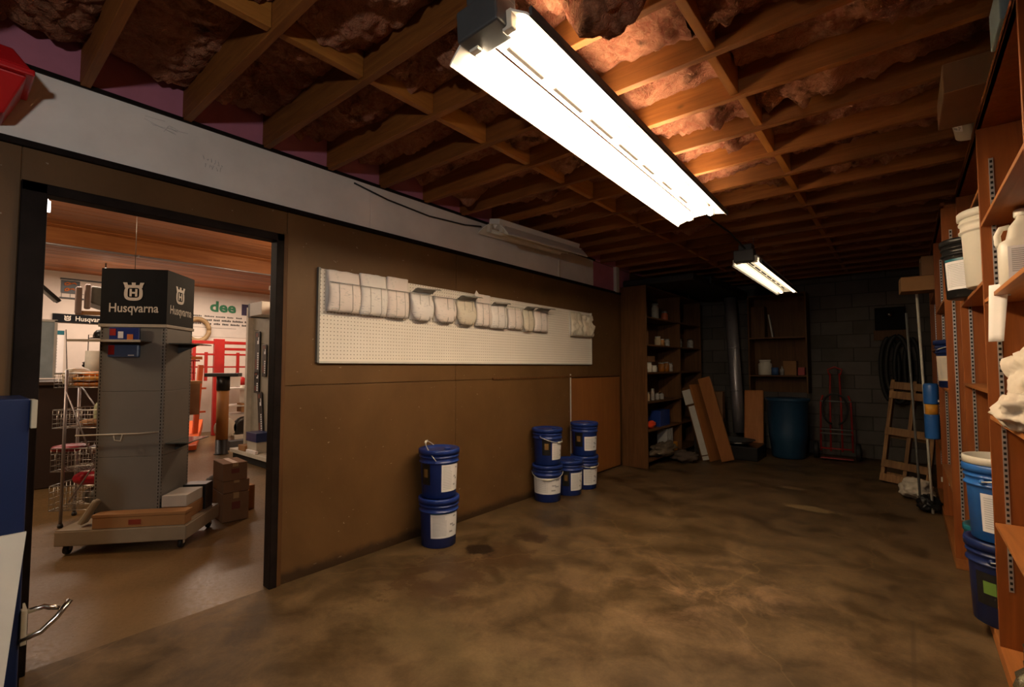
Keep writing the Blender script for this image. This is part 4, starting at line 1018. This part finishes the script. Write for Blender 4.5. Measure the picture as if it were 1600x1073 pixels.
# goods on / around the tower.  TW() gives world coordinates of tower-local ones
TM = Matrix.Translation((-4.609, .552, 0)) @ Matrix.Rotation(TR, 4, 'Z')
def TW(x, y, z=0): p = TM @ Vector((x, y, z)); return p.x, p.y, p.z
p = TW(.50, .055, .1785)
lb = thing('long_cardboard_box', 'long cardboard box lying on the front of the tower base', 'box', p, TR)
obj('carton_body', MB().box(-.27, .325, -.052, .05, 0, .075), CARD, lb, bevel=.003)
obj('lid', MB().box(-.275, .33, -.054, .052, .0755, .098), CARD, lb, bevel=.003)
obj('printed_mark', MB().box(-.04, .04, -.0545, -.053, .02, .055), plain('dark_red_print', (.22, .03, .015), .6), lb)
p = TW(.70, .25, .1785)
carton('cardboard tray under the white box on the tower base', p[0], p[1], p[2], .17, .26, .10, TR, CARD, False)
p = TW(.70, .24, .28)
carton('white box with small black print on the right of the tower base', p[0], p[1], p[2], .17, .26, .085, TR, plain('offwhite_box', (.48, .46, .42), .6), False)
wbx = bpy.data.objects[-1] if False else None
p = TW(.715, .45, .1785)
carton('black and grey box behind the white box on the tower base', p[0], p[1], p[2], .17, .13, .20, TR, BLACK, False)
p = TW(.12, .09, .178)
wd = thing('wedge_block', 'pale wedge shaped block leaning on the tower base left corner', 'wedge', p, TR)
obj('slab', MB().box(-.035, .0, -.03, .05, .012, .20, Matrix.Rotation(R(30), 4, 'Y')), plain('pale_board', (.38, .33, .24), .6), wd, bevel=.01)
bp = thing('blister_pack', 'blue and red packaged tool on the tower front shelf', 'package', TW(.30, .085, 1.517), TR)
obj('card', MB().box(-.06, .14, .0, .012, 0, .10), BLUE, bp, bevel=.003)
obj('badge', MB().box(-.055, -.015, -.002, -.0, .04, .09), RED, bp); obj('badge', MB().box(.06, .10, -.002, -.0, .01, .05), ORANGELOGO, bp); obj('badge', MB().box(.00, .035, -.002, -.0, .02, .07), LABEL, bp)
bp = thing('hanging_package', 'blue plastic blister package hanging under the tower shelf', 'package', TW(.30, .085, 1.395), TR)
obj('shell', MB().box(-.07, .14, .0, .03, 0.0, .10), plain('blue_blister', (.07, .12, .24), .3), bp, bevel=.012)
obj('badge', MB().box(-.06, -.02, -.002, .0, .02, .09), RED, bp); obj('lettering', MB().box(.07, .11, -.002, .0, .012, .02), LABEL, bp)
# cartons on the shop floor
for k, (z, sx, sy, sz, dx, dy, lbx) in enumerate(((0, .30, .205, .24, 0, 0, 'brown carton at the bottom of the floor stack beside the tower'), (.242, .30, .205, .10, -.01, .005, 'thin brown carton in the middle of the floor stack'), (.344, .29, .19, .15, .0, -.01, 'brown carton on top of the floor stack beside the tower'))):
    carton(lbx, -4.64 + dx, 1.69 + dy, z, sx, sy, sz, R(-4), CARDD, True, k != 1, printm=plain('brown_red_print', (.16, .035, .02), .7))
carton('brown carton behind the floor stack in the shop', -4.88, 1.86, 0, .28, .14, .22, R(3), CARD)
crumple('dark_goods', 'dark packaged goods behind the tower on the shop floor', 'goods', -5.25, 1.78, 0, .10, .12, .13, plain('dark_goods', (.05, .04, .03), .6), 9.1, 16, .3)

# ------------------------------------------------------------------ basket rack
rkk = thing('basket_rack', 'chrome wire rack with four tiers of baskets left of the tower', 'rack', (-5.50, .62, 0), TR)
def basket(z, h, dx0=0, dx1=.60, depth=.38):
    fr_ = MB(); ws = MB()
    cs_ = [(dx0, 0), (dx1, 0), (dx1, depth), (dx0, depth)]
    for zz, r in ((z, .0035), (z + h, .005)):
        fr_.tube([(x, y, zz) for x, y in cs_ + cs_[:1]], r, 6)
    for q in (1, 2, 3): ws.tube([(x, y, z + h * q / 4) for x, y in cs_ + cs_[:1]], .002, 4)
    n = 14
    for i in range(n + 1):
        x = dx0 + (dx1 - dx0) * i / n; ws.tube([(x, 0, z + h), (x, 0, z), (x, depth, z), (x, depth, z + h)], .0018, 4)
    for i in range(1, 8):
        y = depth * i / 8; ws.tube([(dx0, y, z + h), (dx0, y, z), (dx1, y, z), (dx1, y, z + h)], .0018, 4)
    b_ = obj('basket', fr_, WIRE, rkk); obj('mesh_wires', ws, WIRE, b_)
    return b_
for z, h in ((1.15, .12), (.81, .15), (.45, .19), (.13, .20)): basket(z, h)
for x, y in ((.11, -.03), (.50, .40), (-.02, .33), (.60, -.02)):
    obj('post', MB().tube([(x, y, .03), (x, y, 1.30 if y < 0 else 1.16)], .012, 8), GALV, rkk)
    obj('caster', MB().lathe([(.016, 0), (.02, .006), (.016, .03)], 10, (x, y, 0)), RUBBER, rkk)
br_ = [((.11, -.035, 1.13), (.34, -.01, .48)), ((.50, -.01, .80), (.15, -.01, .20)), ((-.02, .36, 1.14), (.2, .36, .80)), ((.55, -.01, 1.14), (.36, .05, .50))]
for a, b in br_: obj('brace', MB().tube([a, b], .006, 6), GALV, rkk)
RM = Matrix.Translation((-5.50, .62, 0)) @ Matrix.Rotation(TR, 4, 'Z')
def RW(x, y, z=0): p = RM @ Vector((x, y, z)); return p.x, p.y, p.z
def pack(name, label, x, y, z, sx, sy, sz, m, cat='package', rz=0, seed=0, group=None):
    t = RW(x, y, z)
    def fn(u, v):
        a = 2 * PI * u; b_ = PI * v; e = .6
        c, s_ = math.cos(a), math.sin(a); sb, cb = math.sin(b_), math.cos(b_)
        sg = lambda q, ee: math.copysign(abs(q) ** ee, q)
        k = 1 + .06 * noise.noise(Vector((c * 3, s_ * 3, cb * 3 + seed)))
        return (sx / 2 * sg(c, e) * sg(sb, e) * k, sy / 2 * sg(s_, e) * sg(sb, e) * k, sz / 2 + sz / 2 * sg(cb, .8) * k)
    o = obj(name, MB().grid(fn, 20, 10), m)
    # grid mesh was recentred at its own base: move to place
    o.location = t; o.rotation_euler = (0, 0, TR + rz)
    return tag(o, label, cat, group)
YW2 = plain('orange_yellow_pack', (.70, .24, .03), .5, 0, .2, 20)
pack('glove_pack', 'yellow orange pack lying at the bottom of the top basket', .25, .2, 1.152, .42, .26, .045, YW2, seed=1, group='packs in the top basket')
pack('glove_pack', 'yellow pack in the middle of the top basket pile', .28, .18, 1.198, .44, .25, .045, YELLOW, rz=.15, seed=2, group='packs in the top basket')
pack('glove_pack', 'orange and white pack on top of the top basket pile', .26, .2, 1.244, .40, .16, .04, YW2, rz=-.1, seed=3, group='packs in the top basket')
pack('glove_pack', 'bright yellow pack at the right of the top basket pile', .50, .22, 1.244, .15, .2, .05, YELLOW, seed=4, group='packs in the top basket')
pack('white_bag', 'white plastic bag standing at the left of the top basket', .04, .2, 1.152, .09, .3, .16, WPLASTIC, 'bag', seed=5)
pack('spray_bottle', 'pale green bottle in the second basket', .24, .16, .812, .06, .06, .20, plain('pale_green_plastic', (.5, .55, .35), .4), 'bottle', seed=6)
pack('small_pack', 'brown small packs lying in the second basket', .30, .2, .812, .40, .24, .06, CARD, seed=7)
pack('red_pack', 'dark red pack at the left of the third basket', .06, .12, .60, .22, .22, .06, plain('dark_red_pack', (.26, .015, .025), .4), seed=8)
pack('part_bag', 'bagged dark parts with white tags filling the third basket', .36, .2, .56, .40, .26, .09, plain('dark_parts', (.10, .06, .05), .35, 0, .6, 30), seed=9)
pack('cream_carton', 'cream carton standing in the third basket', .34, .28, .56, .11, .06, .24, plain('cream_card', (.50, .45, .33), .6), 'box', seed=10)
pack('red_sack', 'bright red sack in the bottom basket', .30, .18, .30, .44, .24, .13, plain('red_sack', (.42, .012, .03), .35, 0, .2, 20), 'sack', seed=11)
pack('grey_pack', 'grey pack under the red sack in the bottom basket', .35, .2, .135, .40, .26, .15, plain('grey_pack', (.10, .10, .09), .5), seed=12)

# ------------------------------------------------------------------ things against the shop back wall
WX = SX + .002
bn = thing('banner', 'white wall banner reading dee in green letters', 'banner', (WX, 3.75, 2.0))
wpart('cloth', MB().box(WX, WX + .006, 2.95, 4.75, 1.93, 2.745), plain('banner_cloth', (.62, .57, .50), .6, 0, .04), bn)
wpart('lettering', text_mb('dee', .30, frame_x(WX + .008, 3.74, 2.46), .001, .010, 1.12), GREEN, bn)
wpart('navy_block', MB().box(WX + .006, WX + .010, 4.10, 4.55, 2.42, 2.66), NAVY, bn)
rs = random.Random(5)
for row, (z, y0, y1, hh) in enumerate(((2.335, 3.18, 4.12, .030), (2.255, 3.05, 4.5, .042), (2.18, 3.14, 4.45, .040), (2.115, 3.2, 4.0, .010))):
    y = y0; m_ = MB()
    while y < y1:
        L = rs.uniform(.10, .22)
        if row == 3: L = .8; m_.box(WX + .006, WX + .0075, y, min(y + L, y1), z, z + .006); y += L; continue
        q = y
        while q < min(y + L, y1):
            m_.box(WX + .006, WX + .0075, q, q + .022, z, z + hh * rs.uniform(.75, 1)); q += .030
        y += L + .05
    wpart('small_print', m_, BLACK, bn)
pb = thing('poster', 'black poster with orange picture between thin black rails', 'poster', (WX, 1.4, 2.5))
wpart('picture', MB().box(WX, WX + .006, 1.262, 1.50, 2.575, 2.79), BLACK, pb)
def squig(y0, z0, sy, sz): return MB().tube([(WX + .008, y0 + sy * (math.cos(a * .7)), z0 + sz * math.sin(a * 1.3)) for a in range(0, 8)], .012, 5)
wpart('artwork', squig(1.38, 2.73, .075, .025), ORANGELOGO, pb); wpart('artwork', squig(1.37, 2.63, .06, .025), ORANGELOGO, pb)
wpart('rail', MB().box(WX, WX + .02, 1.25, 1.86, 2.80, 2.825), BLACK, pb); wpart('rail', MB().box(WX, WX + .02, 1.25, 1.60, 2.475, 2.50), BLACK, pb)
wpart('price_cards', MB().box(WX, WX + .004, 1.27, 1.275, 2.5, 2.57).box(WX, WX + .004, 1.38, 1.385, 2.5, 2.57).box(WX, WX + .004, 1.5, 1.505, 2.5, 2.57).box(WX, WX + .004, 1.27, 1.6, 2.565, 2.572), BLACK, pb)
hb = thing('wall_sign', 'long black wall sign with white crown logo on the shop wall', 'sign', (WX, 1.5, 2.05))
wpart('board', MB().box(WX, WX + .02, 1.175, 2.0, 2.07, 2.215), BLACKM, hb)
wpart('emblem', crown_mb(frame_x(WX + .021, 1.36, 2.14), .08), LOGO, hb)
wpart('lettering', text_mb('Husqvarna', .115, frame_x(WX + .021, 1.66, 2.105), .001, .001, .83), LOGO, hb)
ts = thing('price_chart', 'tall white chart with teal heading on the shop wall', 'chart', (WX, 1.2, 1.35))
wpart('sheet', MB().box(WX, WX + .006, 1.10, 1.33, 1.2, 1.93), PAPER, ts)
wpart('heading', MB().box(WX + .006, WX + .01, 1.10, 1.33, 1.86, 1.93), TEAL, ts)
m_ = MB()
for k in range(11): m_.box(WX + .006, WX + .008, 1.20, 1.25, 1.30 + k * .048, 1.325 + k * .048)
wpart('print', m_, PRINT, ts)
one('hanging_bars', MB().tube([(WX + .03, 1.345, 1.95), (WX + .03, 1.38, 1.25)], .006, 5), BLACK, 'thin black cord hanging right of the wall chart', 'cord')
# machinery heads displayed high
hk = thing('hanging_machine', 'grey tapered machine hood with red straps hanging above the wall sign', 'machine', (-9.6, 1.55, 2.1))
wpart('hood', MB().add([(-9.7, 1.42, 2.54), (-9.7, 1.80, 2.52), (-9.4, 1.42, 2.54), (-9.4, 1.80, 2.52), (-9.7, 1.38, 2.26), (-9.7, 1.84, 2.12), (-9.4, 1.38, 2.30), (-9.4, 1.78, 2.16)],
    [(0, 1, 3, 2), (4, 6, 7, 5), (0, 4, 5, 1), (2, 3, 7, 6), (1, 5, 7, 3), (0, 2, 6, 4)]), plain('olive_grey', (.13, .13, .11), .5), hk, bevel=.02)
for k in range(2): wpart('side_arm', MB().box(-9.42, -9.32, 1.24 + k * .10, 1.31 + k * .10, 2.10 + k * .08, 2.50 + k * .05), plain('brown_grey', (.22, .15, .12), .5), hk, bevel=.02)
wpart('hanger_rod', MB().tube([(-9.55, 1.6, 2.5), (-9.55, 1.6, SZ)], .012, 6), GREY, hk)
wpart('bracket', MB().beam((-9.4, 1.25, 2.12), (-9.4, 1.8, 2.14), .04, .06), CARD, hk)
for k in range(5): wpart('strap', MB().box(-9.51, -9.50, 1.60 + k * .045, 1.63 + k * .045, 1.72, 2.3), plain('red_orange_plastic', (.50, .06, .02), .5), hk)
hel = thing('helmet_shelf', 'black wire wall stand holding dark helmets left of the tower', 'stand', (-9.2, 1.5, 1.2))
wpart('frame', MB().tube([(-9.2, 1.38, 0), (-9.2, 1.38, 1.79), (-9.2, 1.9, 1.79)], .006, 5).tube([(-9.2, 1.60, 0), (-9.2, 1.60, 1.72)], .006, 5), BLACK, hel)
wpart('shelf', MB().box(-9.3, -9.0, 1.40, 1.80, 1.735, 1.75), BLACK, hel)
for k, (y, r, m_) in enumerate(((1.50, .085, BLACK), (1.64, .07, GREY))):
    t = thing('helmet', ['black helmet on the wire stand', 'grey visor helmet right of the black one'][k], 'helmet', (-9.12, y, 1.751))
    obj('shell', MB().lathe([(r, 0), (r * 1.02, .03), (r * .9, .07), (r * .6, .105), (.001, .12)], 16), m_, t)
    obj('brim', MB().box(-.02, .13, -r, r, .0, .012), BLACK, t, bevel=.004)
crumple('red_goods', 'red goods with black top below the wire stand', 'goods', -8.6, 1.33, 1.162, .07, .09, .06, RED, 2.0, 12, .2)
crumple('black_goods', 'black goods above the red goods in the shop', 'goods', -8.6, 1.33, 1.30, .07, .09, .05, BLACK, 3.0, 12, .3)
one('paper_roll', MB().lathe([(.085, 0), (.085, .33), (.03, .33), (.001, .33)], 20, (-7.4, 1.17, 1.18)), plain('cream_roll', (.66, .60, .50), .7), 'large cream paper roll standing behind the basket rack', 'roll')
ct = thing('shop_counter', 'dark counter behind the basket rack in the shop', 'counter', (-7.9, 1.0, 0))
wpart('body', MB().box(-8.7, -7.25, .2, 1.85, 0, 1.12), plain('dark_counter', (.035, .022, .018), .5), ct, bevel=.01)
wpart('top', MB().box(-8.75, -7.2, .2, 1.9, 1.12, 1.16), plain('dark_counter_top', (.05, .03, .02), .4), ct, bevel=.004)
one('red_box_tall', MB().box(-7.19, -7.12, 1.22, 1.27, 0, 1.05), RED, 'narrow red upright sign in front of the dark counter', 'sign')
wp = thing('wall_lamp', 'black angled wall lamp at the left of the shop wall', 'lamp', (-7.0, .75, 2.1))
wpart('shade', MB().beam((-7.0, .55, 2.28), (-7.0, .80, 2.02), .16, .035), BLACK, wp, bevel=.01)
wpart('diffuser', MB().beam((-7.0 + .02, .56, 2.24), (-7.0 + .02, .77, 2.02), .10, .02), GREY, wp)
one('tube_lamp', MB().tube([(-4.55, -.1, 2.475), (-4.55, .44, 2.475)], .024, 8).tube([(-4.55, .44, 2.475), (-4.55, .44, 2.40)], .014, 8), emit('shop_tube', (1, .95, .88), 8), 'bright white lamp corner glimpsed at the top left of the doorway', 'lamp')
wn = thing('glass_display', 'pale glass display case at the left edge of the shop', 'display case', (-8.9, .85, 0))
wpart('frame', MB().box(-8.92, -8.88, .98, 1.01, 1.17, 1.95).box(-8.92, -8.88, .5, 1.01, 1.93, 1.96), WHITE, wn)
wpart('pane', MB().box(-8.91, -8.90, .5, .98, 1.17, 1.93), plain('pale_pane', (.35, .42, .45), .2), wn)
# red lumber-lift frame
rf = thing('red_steel_frame', 'red steel frame display standing before the white shop wall', 'frame', (-10.3, 3.5, 0))
wpart('upright', MB().box(-10.34, -10.26, 3.38, 3.56, 0, 1.86), RED, rf, bevel=.006)
wpart('upright', MB().box(-10.34, -10.26, 3.02, 3.07, .9, 1.8), RED, rf)
wpart('upright', MB().box(-10.34, -10.26, 4.35, 4.42, .4, 1.8), RED, rf)
for z, h in ((1.76, .06), (1.54, .035), (1.3, .03)): wpart('rail', MB().box(-10.33, -10.27, 2.9, 4.4, z, z + h), RED, rf, bevel=.003)
wpart('rail', MB().box(-10.33, -10.27, 3.55, 4.4, 1.64, 1.69), RED, rf)
for y in (3.22, 3.78): wpart('hanger', MB().box(-10.30, -10.26, y, y + .05, 1.05, 1.6), RED, rf)
wpart('disc', MB().lathe([(.12, 0), (.12, .02), (.001, .02)], 16, (0, 0, 0), Matrix.Translation((-10.25, 3.86, 1.0)) @ Matrix.Rotation(PI / 2, 4, 'Y')), RED, rf)
oc = thing('orange_machine', 'orange wheeled machine frame on the shop floor behind the tower', 'machine', (-9.6, 2.95, 0))
wpart('deck', MB().add([(-10.2, 2.65, .30), (-8.6, 2.15, .10), (-8.6, 2.62, .10), (-10.2, 3.20, .34), (-10.2, 2.65, .16), (-8.6, 2.15, .02), (-8.6, 2.62, .02), (-10.2, 3.20, .16)],
    [(0, 1, 2, 3), (4, 7, 6, 5), (0, 4, 5, 1), (1, 5, 6, 2), (2, 6, 7, 3), (3, 7, 4, 0)]), ORANGE, oc, bevel=.01)
wpart('mast', MB().beam((-9.3, 2.80, .15), (-9.3, 2.86, 1.35), .07, .07), ORANGE, oc)
wpart('rung', MB().beam((-9.3, 2.62, .95), (-9.3, 2.95, .95), .03, .03).beam((-9.3, 2.62, .55), (-9.3, 2.95, .55), .03, .03).beam((-9.3, 2.60, .3), (-9.3, 2.64, 1.2), .03, .03), ORANGE, oc)
rbk = thing('red_wire_rack', 'red and orange wire basket display behind the tower', 'rack', (-9.0, 2.55, 1.0))
m_ = MB()
for k in range(7): m_.tube([(-9.0, 2.36 + k * .05, 1.42), (-9.0, 2.40 + k * .045, 1.12)], .008, 5)
m_.tube([(-9.0, 2.30, 1.42), (-9.0, 2.75, 1.42)], .012, 5).tube([(-9.0, 2.36, 1.22), (-9.0, 2.7, 1.22)], .008, 5)
wpart('basket', m_, RED, rbk); wpart('top_bar', MB().box(-9.03, -8.97, 2.3, 2.78, 1.44, 1.49), ORANGELOGO, rbk)
wpart('shelf', MB().box(-9.15, -8.85, 2.3, 2.75, 1.05, 1.09), CARD, rbk); wpart('cabinet', MB().box(-9.15, -8.85, 2.32, 2.72, .55, 1.05), CARDD, rbk)
# black topped tube stand
ps = thing('tube_stand', 'brown cardboard tube stand with black T shaped top', 'stand', (-8.05, 2.785, 0))
obj('foot', MB().lathe([(.10, 0), (.10, .01), (.085, .012), (.085, .22), (.001, .22)], 20), BLACK, ps)
obj('tube', MB().lathe([(.082, .20), (.082, .98)], 20), BROWNTUBE, ps)
obj('collar', MB().lathe([(.09, .96), (.09, 1.19), (.001, 1.19)], 20), BLACK, ps)
M = Matrix.Rotation(R(52), 4, 'Z')
obj('top', MB().box(-.23, .23, -.10, .10, 1.17, 1.225, M), BLACK, ps, bevel=.006)
# things right of the stand
for k, (lbx, x, y, z, sx, sy, sz, m_) in enumerate((('white paper box on the shelf right of the tube stand', -8.8, 3.22, .98, .05, .16, .20, PAPER), ('stacked pale pots right of the tube stand', -8.8, 3.42, .70, .2, .16, .30, WPLASTIC),
        ('orange banded tub right of the tube stand', -8.8, 3.4, .55, .2, .2, .15, CARD), ('red tray below the pots', -8.9, 3.36, .25, .3, .42, .05, RED), ('white carton on the floor right of the tube stand', -8.6, 3.28, .0, .3, .34, .20, WPLASTIC),
        ('dark tray on the floor right of the tube stand', -8.35, 3.18, .0, .16, .4, .14, DGREY))):
    carton(lbx, x, y, z, sx, sy, sz, 0, m_, False, name='storage_box')
sh = thing('floor_shelf', 'low white shelf holding goods behind the gondola panel', 'shelves', (-8.9, 3.45, 0))
for z in (.24, .52, .67, .96): wpart('shelf', MB().box(-9.1, -8.68, 3.1, 3.75, z - .02, z), WHITE, sh)
wpart('side', MB().box(-9.1, -8.68, 3.76, 3.78, 0, 1.0), WHITE, sh)
for k, (y, z) in enumerate(((3.02, .32), (3.3, .32))):
    t = thing('wheel', ['pale wheel hub low behind the tube stand', 'dark red reel right of the pale wheel'][k], 'wheel', (-8.6, y, z))
    M = Matrix.Rotation(PI / 2, 4, 'Y')
    obj('tyre', MB().lathe([(.09, -.03), (.16, -.03), (.17, 0), (.16, .03), (.09, .03)], 20, (0, 0, 0), M), WPLASTIC if k == 0 else BLACK, t)
    obj('hub', MB().lathe([(.088, -.02), (.088, .02), (.001, .02)], 16, (0, 0, 0), M), GREY if k == 0 else RED, t)
rg = thing('coil_ring', 'tan coiled ring hanging right of the tower header', 'coil', (-10.90, 3.28, 2.06))
obj('coil', MB().tube([(0, .20 * math.cos(a * PI / 12), .22 * math.sin(a * PI / 12)) for a in range(25)], .045, 8), plain('tan_hose', (.33, .22, .10), .5), rg)
# gondola panel with chainsaw bar packages
gd = thing('gondola_panel', 'cream pegboard gondola panel seen through the doorway', 'display stand', (-6.8, 3.0, 0))
wpart('panel', MB().box(-7.56, -5.9, 3.00, 3.02, .12, 2.20), plain('gondola_pegboard', (.36, .33, .26), .6), gd)
wpart('post', MB().box(-7.63, -7.56, 2.93, 3.03, 0, 2.21), plain('cream_post', (.62, .58, .48), .4), gd, bevel=.003)
wpart('base_deck', MB().box(-7.56, -5.9, 2.72, 3.0, .10, .15), plain('cream_post', (1, 1, 1)), gd, bevel=.003)
wpart('kick', MB().box(-7.54, -5.9, 2.76, 3.0, 0, .10), DARKSLOT, gd)
GB = [('tall black chainsaw bar package, leftmost on the gondola panel', -7.33, 1.22, .16, .62, 0), ('black bar package second from left on the gondola panel', -7.09, 1.18, .13, .46, 0),
      ('black bar package at the right of the gondola panel', -6.88, 1.02, .13, .48, 0), ('short black package under the tall leftmost package', -7.33, .94, .17, .30, 0),
      ('long slanted black bar package with white lettering low on the gondola', -7.13, .30, .15, .66, 5)]
for k, (lbx, x, z, wd_, L, ang) in enumerate(GB):
    t = thing('bar_package', lbx, 'package', (x, 2.985, z), 0, 'chainsaw bar packages on the gondola', rot=(0, R(-ang * 1.6), 0))
    obj('sleeve', MB().box(-wd_ / 2, wd_ / 2, -.012, .0, 0, L), BLACK, t, bevel=.003)
    obj('tag', MB().box(-.0, wd_ * .34, -.0135, -.0122, L * .70, L * .78).box(wd_ * .2, wd_ * .34, -.0135, -.0122, L * .78, L * .86), LABEL, t)
    m_ = MB(); q = .10 * L
    while q < L * .5: m_.box(.01, .01 + wd_ * .26, -.0135, -.0122, q, q + .022); q += .032
    obj('lettering', m_, LABEL, t)
    obj('picture', MB().box(-wd_ * .35, -.005, -.0135, -.0122, L * .12, L * .34).box(-wd_ * .3, .02, -.0135, -.0122, L * .87, L * .96), plain('brown_red_picture', (.18, .06, .04), .5), t)
    if k < 3: obj('hook', MB().tube([(0, 0, L + .01), (0, -.05, L + .015), (0, -.06, L + .03)], .003, 5), GREY, t)
carton('dark blue tray of parts on the gondola base', -6.93, 2.86, .30, .34, .2, .12, 0, DBLUE, False, name='parts_tray')
carton('cream box under the blue tray on the gondola base', -6.93, 2.87, .152, .30, .2, .146, 0, CREAM, False)
carton('tan box at the front of the gondola base', -7.18, 2.80, .152, .22, .13, .075, 0, CARD, False)
carton('white leaflet pack in front of the tan box', -6.85, 2.745, .152, .3, .04, .04, 0, PAPER, False)
cb = thing('corner_speaker', 'white and black box mounted at the top of the gondola panel', 'box', (-6.9, 2.9, 2.0))
wpart('white_face', MB().box(-6.98, -6.6, 2.72, 2.98, 2.02, 2.20), WHITE, cb, bevel=.005); wpart('dark_side', MB().box(-7.10, -6.981, 2.74, 2.98, 2.01, 2.21), DGREY, cb, bevel=.01)
rc = thing('red_cabinet', 'red orange cabinet with white front high behind the gondola', 'cabinet', (-8.2, 4.0, 2.2))
wpart('body', MB().box(-8.3, -7.9, 3.55, 4.4, 2.30, 2.70), plain('dark_red_brown', (.16, .035, .015), .5), rc, bevel=.005)
wpart('red_column', MB().box(-7.88, -7.80, 3.62, 3.74, 0, 2.86), plain('red_column', (.50, .07, .03), .4), rc)
wpart('white_rail', MB().tube([(-7.88, 3.36, 2.56), (-7.88, 3.36, 2.62), (-7.88, 3.62, 2.62)], .012, 5), WHITE, rc)

for o in bpy.data.objects:                      # fine printed lines, too small to pick apart singly
    if o.parent is not None and o.name.split('.')[0] in ('print', 'small_print', 'pencil_mark', 'slot_holes'): o['kind'] = 'stuff'
